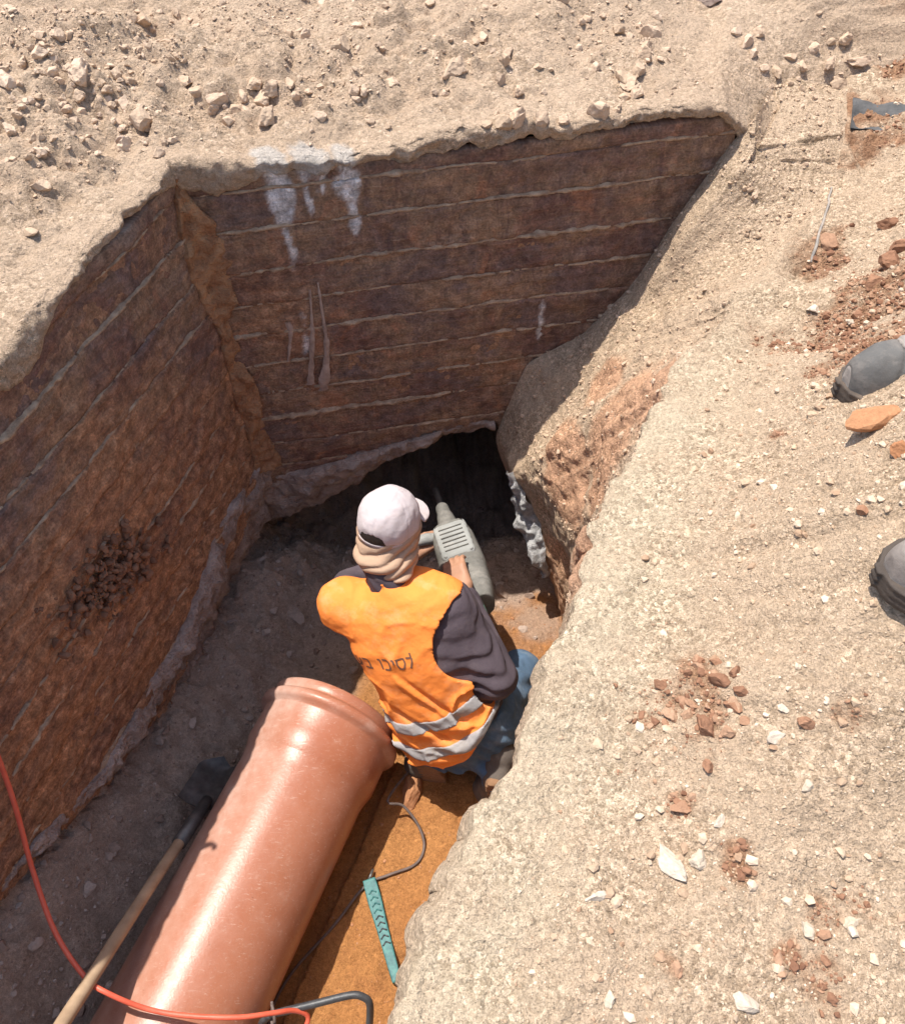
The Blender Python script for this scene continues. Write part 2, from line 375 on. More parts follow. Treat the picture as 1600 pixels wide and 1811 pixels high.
for (px, py, a, b) in [(1090, 740, 120, 100), (1010, 850, 90, 90), (1020, 960, 70, 100), (1150, 690, 60, 50), (985, 1040, 35, 45), (1060, 830, 90, 90), (1000, 800, 70, 60), (990, 980, 50, 60), (1070, 680, 60, 50)]:
    c = None
    dd = ((uF - px) / a) ** 2 + ((vF - py) / b) ** 2
    k = np.argmin(dd); c = face.reshape(-1, 3)[k]; rad = (a + b) / 2 / 560
    fred = np.maximum(fred, np.exp(-((face - c) ** 2).sum(-1) / rad ** 2))
fred = sstep(0.22, 0.55, fred + fbm(face, 0.08, 4, 36) * 0.3)
fred = np.maximum(fred, 0.6 * sstep(-0.75, -1.2, face[..., 2]))
fgrey = np.zeros_like(fred); fcream = sstep(0.08, 0.0, rr)[None, :] * cream[:, :1]
B_ = np.concatenate([face[:, :0:-1, :], top], 1)
att = {'red': np.concatenate([0 * fred[:, :0:-1], red], 1), 'grey': np.concatenate([fred[:, :0:-1], 0 * red], 1), 'cream': np.concatenate([fcream[:, :0:-1], cream], 1)}
ground = mesh('ground', B_.reshape(-1, 3), grid_faces(*B_.shape[:2])[:, ::-1], M_bank, attrs=att)
tag(ground, 'pale gravelly ground of the near bank with its cut earth face', kind='structure')
BANK_TOP = top; FACE = face

# ================================================================== far bank behind the two concrete walls
ks = [];                                    # edge polyline of wall tops, from near-left to back-right
sL = graded(0.0, 1.35, 0.008, 0, 40, 1.3); sL = sL[sL > 0][::-1]
sB = graded(0.0, 1.75, 0.008, 0, 40, 1.3); sB = sB[sB >= 0]
E = np.vstack([CORNER + sL[:, None] * dL, CORNER + sB[:, None] * dB])
se = np.r_[-sL, sB]
ang = np.interp(se, [-0.5, 0.35, 1.2, 1.75, 6], [R(160), R(110), R(88), R(75), R(70)])   # outward direction
od = np.stack([np.cos(ang), np.sin(ang), 0 * ang], 1)
T2 = graded(0.0, 2.8, 0.008, -1, 60, 1.22); T2 = T2[T2 >= 0]
Q = E[:, None, :] + T2[None, :, None] * od[:, None, :]
P0 = Q.copy(); P0[..., 2] = 0
ez = np.interp(se, [-40, -1.3, -0.75, -0.4, 0, 0.13, 0.25, 0.6, 0.96, 1.23, 1.52, 1.8, 40], [.2, .27, .27, .29, .31, .30, .29, .29, .30, .295, .29, .05, .0])
mound = sstep(0.05, 0.7, T2)[None, :] * (0.09 + fbm(P0, 0.6, 3, 50) * 0.09) + fbm(P0, 0.2, 4, 51) * 0.05 * sstep(0, 0.3, T2)[None, :] + fbm(P0, 0.04, 3, 52) * 0.011 * sstep(0, 0.1, T2)[None, :] + rng.normal(0, 0.001, Q.shape[:2])
patch = np.clip(2.2 * fbm(P0, 0.45, 3, 53) + 0.45, 0, 1) * sstep(0.02, 0.2, T2)[None, :]
bl = lambda sc_, sd_: np.clip(vnoise(P0 + 0.3 * sc_ * vnoise(P0, sc_ * .7, sd_ + 1)[..., None], sc_, sd_) - 0.05, 0, 1) ** 0.6
mound += patch * (bl(0.13, 58) * 0.035 + bl(0.085, 54) * 0.036 + bl(0.045, 55) * 0.026 + bl(0.024, 56) * 0.012) + (1 - patch) * bl(0.02, 57) * 0.004
flat = sstep(1.5, 2.1, T2)[None, :] * sstep(0.2, -0.6, se)[:, None]       # smooth ground, upper left of the photo
smoothpatch = np.exp(-(((Q[..., 0] - 0.95) / 0.22) ** 2 + ((Q[..., 1] - 2.75) / 0.25) ** 2))
mound = mound * (1 - 0.75 * flat) * (1 - 0.7 * smoothpatch)
zz = ez[:, None] + mound + 0.03 * np.minimum(T2, 4)[None, :] + (0.33 - ez)[:, None] * sstep(1.5, 1.55, se)[:, None] * sstep(0.0, 0.45, T2)[None, :]
jag = np.stack([se, 0 * se, 0 * se], 1)
zz += (fbm(jag, 0.12, 4, 60) * 0.022)[:, None] * sstep(0.25, 0, T2)[None, :]
Q[..., 2] = zz
# lip of earth hanging in front of the wall tops
hang = 0.03 + 0.045 * (fbm(jag, 0.22, 3, 61) + 0.25) + 0.02 * fbm(jag, 0.05, 3, 62)
hang += 0.05 * np.exp(-((se - 0.14) / 0.1) ** 2) + 0.05 * np.exp(-((se + 0.8) / 0.2) ** 2) - 0.03 * np.exp(-((se - 0.55) / 0.1) ** 2)
hang = np.clip(hang, 0.03, 0.16)
inw = np.where((se < 0)[:, None], nL, nB); inw = smooth1(inw.copy(), 6)
rows = []
for k, (pr, dn) in enumerate([(0.004, -0.02), (0.012, 0.05), (0.017, 0.15), (0.019, 0.28), (0.019, 0.4), (0.017, 0.52), (0.015, 0.64), (0.013, 0.76), (0.010, 0.88), (0.004, 1.0), (-0.06, 1.02)]):
    p = E + inw * (pr + (0.012 * fbm(np.stack([se, dn * hang, 0 * se], 1), 0.05, 3, 70) + 0.006 * vnoise(np.stack([se, dn * hang, 0 * se], 1), 0.014, 71))[:, None] * (pr > 0.005))
    p = p.copy(); p[:, 2] = Q[:, 0, 2] - 0.004 - dn * hang; rows.append(p)
lip = np.stack(rows[::-1], 1)
FB = np.concatenate([lip, Q], 1)
redf = np.exp(-(((FB[..., 0] - 1.75) / 0.35) ** 2 + ((FB[..., 1] - 3.0) / 0.5) ** 2)) + 0.35 * np.exp(-(((FB[..., 0] - 0.85) / 0.1) ** 2 + ((FB[..., 1] - 2.85) / 0.1) ** 2))
redf = sstep(0.3, 0.7, redf + 0.25 * fbm(FB, 0.1, 3, 71))
limew = np.zeros(FB.shape[:2])
for c0, wd in [(0.26, 0.045), (0.37, 0.05), (0.46, 0.03)]:
    limew = np.maximum(limew, np.exp(-((se - c0) / wd) ** 2)[:, None] * np.r_[np.ones(lip.shape[1]), sstep(0.10, 0.0, T2)][None, :])
limew = sstep(.25, .6, limew * (1 + 1.3 * fbm(FB, 0.05, 5, 73, .7)))
far = mesh('far_ground', FB.reshape(-1, 3), grid_faces(*FB.shape[:2])[:, ::-1], M_far, attrs={'red': redf, 'cream': limew})
tag(far, 'dusty rubble-strewn ground beyond the concrete walls', kind='structure')
FAR_TOP = Q

# near end of the trench and the ground behind the camera
gx = graded(-2.2, 1.0, 0.08, -60, 60, 1.3); gt = graded(0, 1.0, 0.05, 0, 60, 1.3); gt = gt[gt >= 0]
pl = np.stack(np.meshgrid(gx, -2.6 - gt, indexing='ij'), -1)
pl3 = np.concatenate([pl, np.zeros(pl.shape[:2] + (1,))], -1)
pl3[..., 2] = -0.06 + fbm(pl3, 0.5, 3, 80) * 0.03
dn = []
for k, zz_ in enumerate(np.linspace(-1.6, -0.1, 16)):
    p = np.stack([gx, np.full_like(gx, -2.56), np.full_like(gx, zz_)], 1); p[:, 1] += fbm(p, 0.2, 3, 81) * 0.05; dn.append(p)
nb_ = np.concatenate([np.stack(dn, 1), pl3], 1)
tag(mesh('trench_end_ground', nb_.reshape(-1, 3), grid_faces(*nb_.shape[:2]), M_bank, attrs={'red': np.zeros(nb_.shape[:2]), 'grey': np.zeros(nb_.shape[:2]), 'cream': np.zeros(nb_.shape[:2])}), kind='structure')

# ================================================================== pit floor
fx = graded(-1.35, 0.75, 0.0075, -2.4, 1.6, 1.2); fy = graded(0.25, 2.45, 0.0075, -2.7, 3.4, 1.2)
GX, GY = np.meshgrid(fx, fy, indexing='ij'); P0 = np.stack([GX, GY, 0 * GX], -1)
dl_ = (P0 - CORNER) @ nL; ul_ = (P0 - CORNER) @ dL
PIPE_D = A_(math.sin(R(24)), math.cos(R(24)), 0); PIPE_M = A_(-0.430, 1.352, -1.186)
perp = A_(PIPE_D[1], -PIPE_D[0], 0)
dp_ = (P0 - PIPE_M) @ perp
fz = -1.40 + fbm(P0, 0.4, 3, 90) * 0.03 + fbm(P0, 0.09, 4, 91) * 0.014 + fbm(P0, 0.025, 3, 92) * 0.006
rise = np.interp(ul_, [0, 0.7, 1.2, 1.6, 2.2], [0.2, 0.22, 0.34, 0.5, 0.55])
fz += rise * sstep(0.32, -0.06, dl_) + 0.5 * sstep(-0.05, -0.4, dl_) + fbm(P0, 0.09, 4, 93, .65) * 0.05 * sstep(0.5, 0.1, dl_)
db_ = (P0 - CORNER) @ nB
fz += 0.0 * db_ - 0.34 * sstep(0.14, -0.28, db_) + fbm(P0, 0.1, 4, 94, .65) * 0.07 * sstep(0.4, 0.0, db_)
fz += np.where(np.abs(dp_) < 0.2, -0.02, 0) * sstep(1.4, 1.3, GY)
greyf = np.maximum(sstep(0.02, -0.12, dp_ + 0.09 * fbm(P0, 0.12, 3, 95)), sstep(0.42, 0.30, db_ + 0.10 * fbm(P0, 0.1, 3, 96)))
redfl = sstep(1.45, 1.75, GY + 0.15 * fbm(P0, 0.15, 3, 97)) * 0.7
crf = np.exp(-(((GX - 0.29) / 0.1) ** 2 + ((GY - 1.82) / 0.1) ** 2)); crf = sstep(0.3, 0.8, crf + 0.4 * fbm(P0, 0.06, 3, 98)) * 0.7
FL = np.stack([GX, GY, fz], -1)
tag(mesh('pit_floor', FL.reshape(-1, 3), grid_faces(*FL.shape[:2]), M_floor, attrs={'red': redfl, 'cream': crf, 'grey': greyf}), 'orange sand and grey rubble floor of the pit', kind='structure')

# cavity broken out behind the wall
th = np.linspace(0, np.pi, 70); ph = np.linspace(0.0, 0.5 * np.pi, 40)
TH, PH = np.meshgrid(th, ph, indexing='ij')
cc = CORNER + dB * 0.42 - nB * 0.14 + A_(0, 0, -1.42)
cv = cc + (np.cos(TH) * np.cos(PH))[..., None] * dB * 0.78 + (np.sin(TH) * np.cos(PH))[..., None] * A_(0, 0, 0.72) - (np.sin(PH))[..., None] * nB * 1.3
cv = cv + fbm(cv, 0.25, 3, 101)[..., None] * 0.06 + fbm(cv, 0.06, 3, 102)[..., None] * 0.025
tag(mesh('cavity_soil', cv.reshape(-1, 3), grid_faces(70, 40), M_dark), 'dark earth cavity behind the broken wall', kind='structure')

# ================================================================== concrete walls
ZL = [0.245, 0.2, 0.088, -0.044, -0.16, -0.27, -0.39, -0.51, -0.62, -0.742, -0.85, -0.97, -1.09, -1.22, -1.36]
hole = np.array([(-0.2, -1.5), (-0.12, -1.22), (-0.04, -1.2), (0.1, -1.155), (0.244, -1.095), (0.36, -1.02), (0.48, -0.955), (0.6, -0.905), (0.70, -0.868), (0.80, -0.846), (0.86, -0.845), (0.885, -0.9), (0.94, -1.09), (1.0, -1.3), (1.1, -1.5)])
low = np.array([(-0.1, -1.17), (0.08, -1.165), (0.25, -1.15), (0.47, -1.18), (0.70, -1.2), (0.9, -1.17), (1.16, -1.08), (1.56, -0.9), (2.2, -0.85), (4.5, -0.85)])
def inside(poly, x, y):
    c = np.zeros(x.shape, bool); j = len(poly) - 1
    for i in range(len(poly)):
        xi, yi = poly[i]; xj, yj = poly[j]
        c ^= ((yi > y) != (yj > y)) & (x < (xj - xi) * (y - yi) / (yj - yi + 1e-12) + xi); j = i
    return c
def lime_mask(u, v):
    m_ = np.zeros(u.shape)
    P = np.stack([u, v, 0 * u], -1); wob = vnoise(P, 0.06, 120) * 0.01
    for (uc, w0, vt, vb, k) in [(0.265, .035, .3, .03, 1.0), (0.37, .045, .3, .13, 0.6), (0.455, .028, .3, .08, 1.1), (0.33, .03, .3, .2, 0.5), (0.14, .05, .3, .22, .4), (0.262, .016, .3, -.1, .8), (0.458, .013, .3, -.02, .85), (0.345, .010, .3, .06, .8), (0.395, .008, .3, .1, .7), (1.02, .012, -.3, -.5, .6), (0.255, .018, -.2, -.47, .4)]:
        m_ = np.maximum(m_, k * np.exp(-((u + wob - uc) / w0) ** 2) * sstep(vb - 0.02, vb + 0.12, v) * sstep(vt + 0.05, vt - 0.02, v))
    return sstep(.22, .6, m_ * (1.0 + 1.3 * fbm(P, 0.05, 5, 121, .7))) * .9
def build_wall(name, d, n, U, label, cutter, earth_fn, seed, skew=0.0):
    root = empty(name, CORNER + d * (U / 2) + A_(0, 0, -1.2)); tag(root, label, 'wall', 'board-marked concrete walls')
    umax = min(U, 1.95)
    us = graded(-0.02, umax, 0.007, -0.02, U, 1.2)
    for i in range(len(ZL) - 1):
        z1, z0 = ZL[i] + skew, ZL[i + 1] + skew
        vsr = np.linspace(z0, z1, max(5, int((z1 - z0) / 0.007))); vsr = np.r_[z0, vsr, z1]
        Ug, Vg = np.meshgrid(us, vsr, indexing='ij'); P = np.stack([Ug, Vg, 0 * Ug], -1)
        keep = cutter(Ug, Vg)
        if not keep.any(): continue
        off = rng.normal(0, 0.0022) + rng.normal(0, 0.002) * (Vg - z0) / 0.12
        ed = np.minimum(Vg - z0, z1 - Vg); arr = -0.005 * np.exp(-(ed / 0.006) ** 2)          # arris
        dsp = off + arr + fbm(P, (0.5, 0.02, 1), 4, seed + i) * 0.003 + fbm(P, 0.25, 3, seed + 40) * 0.010 + fbm(P, 0.05, 4, seed + 41, .65) * 0.009
        e = earth_fn(Ug, Vg)
        dsp = dsp - arr * (0.3 + 0.7 * e) + e * (np.abs(fbm(P, 0.09, 4, seed + 43)) * 0.011)
        pit = np.exp(-(((Ug - 0.84) / 0.14) ** 2 + ((Vg + 0.5) / 0.06) ** 2)) if name == 'left_concrete_wall' else 0 * Ug
        dsp = dsp - pit * np.abs(fbm(P, 0.05, 3, 44)) * 0.12
        dsp[:, 0] = dsp[:, 1] - 0.03; dsp[:, -1] = dsp[:, -2] - 0.03
        W = CORNER + Ug[..., None] * d + dsp[..., None] * n; W[..., 2] = Vg; W[:, 0, 2] = W[:, 1, 2] - .0005; W[:, -1, 2] = W[:, -2, 2] + .0005
        kf = keep[:-1, :-1] & keep[1:, :-1] & keep[1:, 1:] & keep[:-1, 1:]
        if not kf.any(): continue
        dust = np.clip(0.8 * sstep(0.2, 0.32, Vg + 0.05 * fbm(P, 0.08, 3, seed + 45)), 0, 1) * 0.7
        at = {'u': Ug + i * 3.7 + seed, 'v': Vg, 'earth': e, 'dust': dust, 'lime': lime_mask(Ug, Vg) if 'back' in name else 0 * Ug}
        fcs = grid_faces(len(us), len(vsr), kf)
        if np.dot(np.cross(d, A_(0, 0, 1)), n) < 0: fcs = fcs[:, ::-1]
        V, fcs, at = compact(W.reshape(-1, 3), fcs, at)
        child_of(mesh('board_course', V, fcs, M_conc, attrs=at), root)
        # mortar ridge squeezed out between the boards above and below
        if i > 0:
            uu = us[us <= 1.95 if U > 1.95 else us <= U]; jj = np.stack([uu, 0 * uu + i, 0 * uu], 1)
            zc = z1 + 0.004 * fbm(jj, 0.15, 3, seed + 60 + i) + 0.0022 * fbm(jj, 0.02, 2, seed + 62 + i)
            kk = cutter(uu, zc - 0.01)
            lf = rng.uniform(.35, 1.1); hgt = lf * 0.0085 * np.clip(0.55 + 1.3 * fbm(jj, 0.16, 4, seed + 70 + i), 0, 1.3) * np.clip(.8 + 1.3 * fbm(jj, .03, 3, seed + 90, .7), .15, 1.6) * kk * (1 - 0.12 * earth_fn(uu, zc)); wd_ = 0.0035 + hgt * 0.85
            if hgt.max() < 0.002: continue
            base = CORNER + uu[:, None] * d + (fbm(np.stack([uu, zc, 0 * uu], 1), 0.25, 3, seed + 40) * 0.010)[:, None] * n
            rws = []
            for a, b in [(-1, -0.006), (-0.55, 0.7), (0, 1.0), (0.55, 0.7), (1, -0.006)]:
                p = base + ((hgt * b if b > 0 else -0.008 + 0 * hgt) + (b > 0) * 0.002 * fbm(jj, 0.01, 2, seed + 80))[:, None] * n; p[:, 2] = zc + a * wd_; rws.append(p)
            G = np.stack(rws, 1)
            kq = np.repeat((kk[:-1] & kk[1:] & (hgt[:-1] > 0.0006))[:, None], 4, 1)
            if not kq.any(): continue
            ff = grid_faces(len(uu), 5, kq)
            if np.dot(np.cross(d, A_(0, 0, 1)), n) < 0: ff = ff[:, ::-1]
            V, ff, _ = compact(G.reshape(-1, 3), ff)
            child_of(mesh('mortar_ridge', V, ff, M_fin), root)
    # concrete behind the board marks
    vsr = np.arange(-1.36, 0.24, 0.012); Ug, Vg = np.meshgrid(us[::2], vsr, indexing='ij'); keep = cutter(Ug, Vg - 0.01) & cutter(Ug, Vg)
    W = CORNER + Ug[..., None] * d + (fbm(np.stack([Ug, Vg, 0 * Ug], -1), 0.25, 3, seed + 40) * 0.010 - 0.006)[..., None] * n; W[..., 2] = Vg
    kf = keep[:-1, :-1] & keep[1:, :-1] & keep[1:, 1:] & keep[:-1, 1:]
    fcs = grid_faces(*Ug.shape, kf); fcs = fcs[:, ::-1] if np.dot(np.cross(d, A_(0, 0, 1)), n) < 0 else fcs
    V, fcs, at = compact(W.reshape(-1, 3), fcs, {'u': Ug, 'v': Vg, 'earth': 0 * Ug + .5, 'dust': 0 * Ug, 'lime': 0 * Ug})
    child_of(mesh('wall_core', V, fcs, M_conc, attrs=at), root)
    return root
def hole_band(u): return np.interp(u, [-.1, .1, .25, .45, .7, .86, .9], [.15, .14, .12, .08, .045, .03, 0])
def hole_keep2(u, v):
    P = np.stack([u, v, 0 * u], -1); w_ = fbm(P, 0.05, 3, 130) * 0.02
    return hole_keep(u, v) & (v > np.interp(u, hole[2:11, 0], hole[2:11, 1]) + (hole_band(u) * 1.7 + w_) * (u < .87) - 9 * (u > .87))
def low_keep2(u, v):
    P = np.stack([u, v, 0 * u], -1); return low_keep(u, v) & (v > np.interp(u, low[:, 0], low[:, 1]) + np.interp(u, [0, .1, .35, .6, .8, 1, 2], [.19, .18, .14, .12, .06, .04, .03]) * 1.25 + fbm(P, 0.06, 3, 133) * 0.03)
def hole_keep(u, v):
    P = np.stack([u, v, 0 * u], -1); w_ = fbm(P, 0.05, 3, 130) * 0.008
    return ~inside(hole, u + w_, v + w_) & (u < 1.57 + .05 * (v < .1))
def low_keep(u, v):
    P = np.stack([u, v, 0 * u], -1)
    return v > np.interp(u, low[:, 0], low[:, 1]) + fbm(P, 0.06, 3, 131) * 0.012
def earth_back(u, v):
    P = np.stack([u, v, 0 * u], -1); f = fbm(P, 0.15, 3, 140)
    e = 0.9 * np.exp(-(((u - 0.2) / 0.13) ** 2 + ((v + 0.12) / 0.12) ** 2)) + 0.5 * np.exp(-(((u - 0.22) / 0.08) ** 2 + ((v + 0.38) / 0.1) ** 2)) + 0.8 * sstep(-0.02, -0.2, (u - np.interp(v, [-0.9, -.55, -.48, -.27, 0.05, .3], [.75, .93, 1.05, 1.2, 1.4, 1.55])) * -1)
    return np.clip(e + 0.35 * f * (e > 0.1), 0, 1)
def earth_left(u, v):
    P = np.stack([u, v, 0 * u], -1)
    e = sstep(0.05, -0.55, v + 0.25 * (u - 0.3) * -1 + 0.25 * fbm(P, 0.3, 3, 141)) * 0.95
    return np.clip(e + 0.4 * np.exp(-((u - 0.02) / 0.06) ** 2), 0, 1)
back = build_wall('back_concrete_wall', dB, nB, 1.75, 'dark board-marked concrete wall with the broken hole, facing the camera', hole_keep2, earth_back, 200)
left = build_wall('left_concrete_wall', dL, nL, 4.2, 'brown board-marked concrete wall receding along the left side of the pit', low_keep2, earth_left, 300, 0.012)

def broken_edge(line, d, n, wid, name, root, seed, depth=0.16):
    L = resample(line, step=0.008, smooth=True); t = np.gradient(L, axis=0); t /= np.linalg.norm(t, axis=1, keepdims=True)
    nn = np.stack([-t[:, 1], t[:, 0]], 1)                     # away from the hole
    wv = 1.8 * np.interp(np.linspace(0, 1, len(L)), np.linspace(0, 1, len(wid)), wid)
    prof = [(1.0, -0.02), (0.98, 0.008), (0.8, 0.016), (0.6, 0.010), (0.4, -0.012), (0.2, -0.028), (0.05, -0.045), (0, -0.06), (-0.02, -0.09), (0.0, -depth), (0.3, -depth - 0.1)]
    pf = np.array(prof); pk = np.linspace(0, len(pf) - 1, 46); prof = list(zip(np.interp(pk, np.arange(len(pf)), pf[:, 0]), np.interp(pk, np.arange(len(pf)), pf[:, 1])))
    rws = []
    for k, (a, b) in enumerate(prof):
        q = L + nn * (wv * a + (0.004 if a == 0 else 0))[:, None]
        p = CORNER + q[:, :1] * d + b * n; p[:, 2] = q[:, 1]
        if 2 < k < 43:
            p = p + (fbm(p, 0.09, 4, seed, .6)[:, None] * 0.045 + fbm(p, 0.025, 3, seed + 2)[:, None] * 0.012) * n
            q2 = fbm(p, 0.06, 3, seed + 1) * 0.012; p[:, 2] += q2
        rws.append(p)
    G = np.stack(rws, 1)
    return child_of(mesh(name, G.reshape(-1, 3), grid_faces(*G.shape[:2]), M_broken), root)
broken_edge(hole[2:11], dB, nB, [0.16, 0.15, 0.14, 0.12, 0.09, 0.07, 0.055, 0.045, 0.04], 'broken_edge', back, 150)
broken_edge(low[:9], dL, nL, [0.2, 0.2, 0.2, 0.16, 0.14, 0.13, 0.09, 0.06, 0.05, 0.045, 0.04, 0.035, 0.03], 'broken_edge', left, 160, 0.2)
tag(back.children[-1], 'rough grey broken concrete along the top of the hole'); tag(left.children[-1], 'rough grey broken lower edge of the left wall')

# broken concrete jamb, sunlit brightness put into its colour, right of the hole
jp = [A_(*sh3(901, 832)), onz(914, 868, -.89), onz(928, 905, -.975), onz(944, 950, -1.07), onz(958, 992, -1.16), onz(966, 1015, -1.22)]
JP = resample(jp, step=0.006)
aw = np.linspace(0, 1, 26)
jr = []
for k, a in enumerate(aw):
    x = JP + (a - 0.5) * A_(0.10, -0.05, 0) * np.sin(np.linspace(0.25, 2.9, len(JP)))[:, None]
    x = x + (nB * 0.6 + A_(-0.5, -0.2, 0.3)) * (0.03 * math.sin(math.pi * a))
    x = x + fbm(x, 0.07, 3, 170, .5)[:, None] * A_(-0.04, -0.03, 0.03) + fbm(x, 0.02, 2, 171)[:, None] * A_(-0.006, -0.006, 0.006)
    jr.append(x)
JG = np.stack(jr, 1)
child_of(mesh('broken_jamb', JG.reshape(-1, 3), grid_faces(*JG.shape[:2]), M_jamb), back)
tag(back.children[-1], 'broken concrete with sunlit brightness in its colour at the right side of the hole')

# clay packed into the corner of the two walls
zc_ = np.linspace(0.27, -0.84, 160); wcl = np.interp(zc_, [-0.84, -0.72, -0.6, -0.45, -0.3, -0.15, 0.0, 0.27], [0.05, 0.05, 0.03, 0.035, 0.03, 0.055, 0.06, 0.05])
wob = fbm(np.stack([zc_, 0 * zc_, 0 * zc_], 1), 0.12, 3, 180)
rws = []
for a in np.linspace(-1, 1, 17):
    side = dL if a < 0 else dB; ww = wcl * (1 + 0.9 * wob) * (0.8 if a < 0 else 1.25)
    p = CORNER + side * (abs(a) * ww)[:, None] + (nL + nB) * 0.5 * ((1 - abs(a)) * 0.035 + 0.012 * (1 - a ** 6) - 0.012 * (abs(a) == 1))[..., None] if False else CORNER + (abs(a) * ww)[:, None] * side + (nL + nB) * 0.5 * ((1 - abs(a)) * 0.03 + (0.012 if abs(a) < 1 else -0.02))
    p = p.copy(); p[:, 2] = zc_
    if abs(a) < 1: p += (fbm(p, 0.07, 3, 181) * 0.03 + fbm(p, 0.02, 3, 182) * 0.014)[:, None] * (nL + nB) * 0.6
    rws.append(p)
G = np.stack(rws, 1)
o = mesh('clay_fill', G.reshape(-1, 3), grid_faces(*G.shape[:2])[:, ::-1], M_clay)
tag(o, 'crumbly orange clay packed into the corner between the two concrete walls', 'clay')

# lime runs on the back wall
for pts, r0 in [([(548, 512), (551, 560), (552, 610), (549, 680)], (0.004, 0.007, 0.011, 0.016)), ([(562, 500), (571, 560), (578, 620), (572, 690)], (0.004, 0.007, 0.012, 0.02)), ([(508, 570), (514, 590), (510, 640)], (0.01, 0.008, 0.006))]:
    P = np.array([onplane(x, y, CORNER + nB * 0.009, nB) for x, y in pts]); c = resample(P, n=40)
    r_ = .75 * np.interp(np.linspace(0, 1, 40), np.linspace(0, 1, len(r0)), r0) * (1 + 0.9 * fbm(c, 0.03, 3, 190))
    rws = []
    for a in np.linspace(-1, 1, 9):
        p = c + dB * (a * r_)[:, None] + nB * ((1 - a * a) * r_ * 0.35 - 0.003)[:, None]; rws.append(p)
    G = np.stack(rws, 1); child_of(mesh('lime_run', G.reshape(-1, 3), grid_faces(*G.shape[:2]), M_lime), back)

# ================================================================== stones and clods
def ico(sub=0):
    t = (1 + 5 ** .5) / 2
    v = [(-1, t, 0), (1, t, 0), (-1, -t, 0), (1, -t, 0), (0, -1, t), (0, 1, t), (0, -1, -t), (0, 1, -t), (t, 0, -1), (t, 0, 1), (-t, 0, -1), (-t, 0, 1)]
    f = [(0, 11, 5), (0, 5, 1), (0, 1, 7), (0, 7, 10), (0, 10, 11), (1, 5, 9), (5, 11, 4), (11, 10, 2), (10, 7, 6), (7, 1, 8), (3, 9, 4), (3, 4, 2), (3, 2, 6), (3, 6, 8), (3, 8, 9), (4, 9, 5), (2, 4, 11), (6, 2, 10), (8, 6, 7), (9, 8, 1)]
    v = [list(nrm(x)) for x in v]
    for _ in range(sub):
        c = {}; nf = []
        def mid(a, b):
            k = (min(a, b), max(a, b))
            if k not in c: c[k] = len(v); v.append(list(nrm((np.array(v[a]) + v[b]) / 2)))
            return c[k]
        for a, b, d in f:
            x, y, z_ = mid(a, b), mid(b, d), mid(d, a); nf += [(a, x, z_), (b, y, x), (d, z_, y), (x, y, z_)]
        f = nf
    return np.array(v), np.array(f)
def rock_shape(sub, seed, ang=0.5):
    v, f = ico(sub); g = np.random.default_rng(seed)
    v = v * (1 + 0.45 * fbm(v + seed * 3.1, 0.8, 3, seed)[:, None])
    for _ in range(14):                                   # chop flat facets
        n = nrm(g.normal(size=3)); dd = g.uniform(0.42, 0.9); h = v @ n - dd
        v = v - np.clip(h, 0, None)[:, None] * n * (ang + 0.47)
    if sub >= 2: v = v * (1 + 0.16 * fbm(v * 3 + seed, 0.9, 3, seed + 5)[:, None])
    return v / np.abs(v).max(), f
SH0 = [rock_shape(0, 400 + k) for k in range(10)]; 
def octa(seed):
    v = np.array([(1, 0, 0), (-1, 0, 0), (0, 1, 0), (0, -1, 0), (0, 0, 1), (0, 0, -1)], float); g_ = np.random.default_rng(seed)
    v = v * g_.uniform(.6, 1.1, (6, 1)) + g_.normal(0, .22, (6, 3))
    return v, np.array([(0, 2, 4), (2, 1, 4), (1, 3, 4), (3, 0, 4), (2, 0, 5), (1, 2, 5), (3, 1, 5), (0, 3, 5)])
SHO = [octa(k) for k in range(14)]
SH1 = [rock_shape(1, 420 + k) for k in range(12)]
def rand_rot(n, g):
    q = g.normal(size=(n, 4)); q /= np.linalg.norm(q, axis=1, keepdims=True); w_, x, y, z_ = q.T
    return np.stack([np.stack([1 - 2 * (y * y + z_ * z_), 2 * (x * y - z_ * w_), 2 * (x * z_ + y * w_)], 1), np.stack([2 * (x * y + z_ * w_), 1 - 2 * (x * x + z_ * z_), 2 * (y * z_ - x * w_)], 1), np.stack([2 * (x * z_ - y * w_), 2 * (y * z_ + x * w_), 1 - 2 * (x * x + y * y)], 1)], 1)
def scatter(name, pos, size, tint, shapes, mat, label, seed, flat=0.7, sink=0.25):
    g = np.random.default_rng(seed); Vs, Fs, Ts = [], [], []; off = 0
    which = g.integers(0, len(shapes), len(pos))
    for k, (v, f) in enumerate(shapes):
        ix = np.where(which == k)[0]
        if not len(ix): continue
        Rm = rand_rot(len(ix), g); s3 = size[ix, None] * g.uniform(0.6, 1.0, (len(ix), 3))
        w_ = np.einsum('nij,nkj->nki', Rm, v[None] * s3[:, None, :]); w_[..., 2] *= flat
        w_ += pos[ix][:, None, :]; w_[..., 2] += (size[ix] * flat * (0.5 - sink))[:, None]
        Vs.append(w_.reshape(-1, 3)); Fs.append((f[None] + (np.arange(len(ix)) * len(v))[:, None, None] + off).reshape(-1, 3)); Ts.append(np.repeat(tint[ix], len(v))); off += len(ix) * len(v)
    o = mesh(name, np.vstack(Vs), np.vstack(Fs), mat, smooth=False, attrs={'tint': np.concatenate(Ts)})
    return tag(o, label, kind='stuff')
def pick(sheet, n, g, wfun):
    P = sheet.reshape(-1, 3); wgt = wfun(P); wgt = wgt / wgt.sum()
    return P[g.choice(len(P), n, p=wgt)]
g = np.random.default_rng(11)
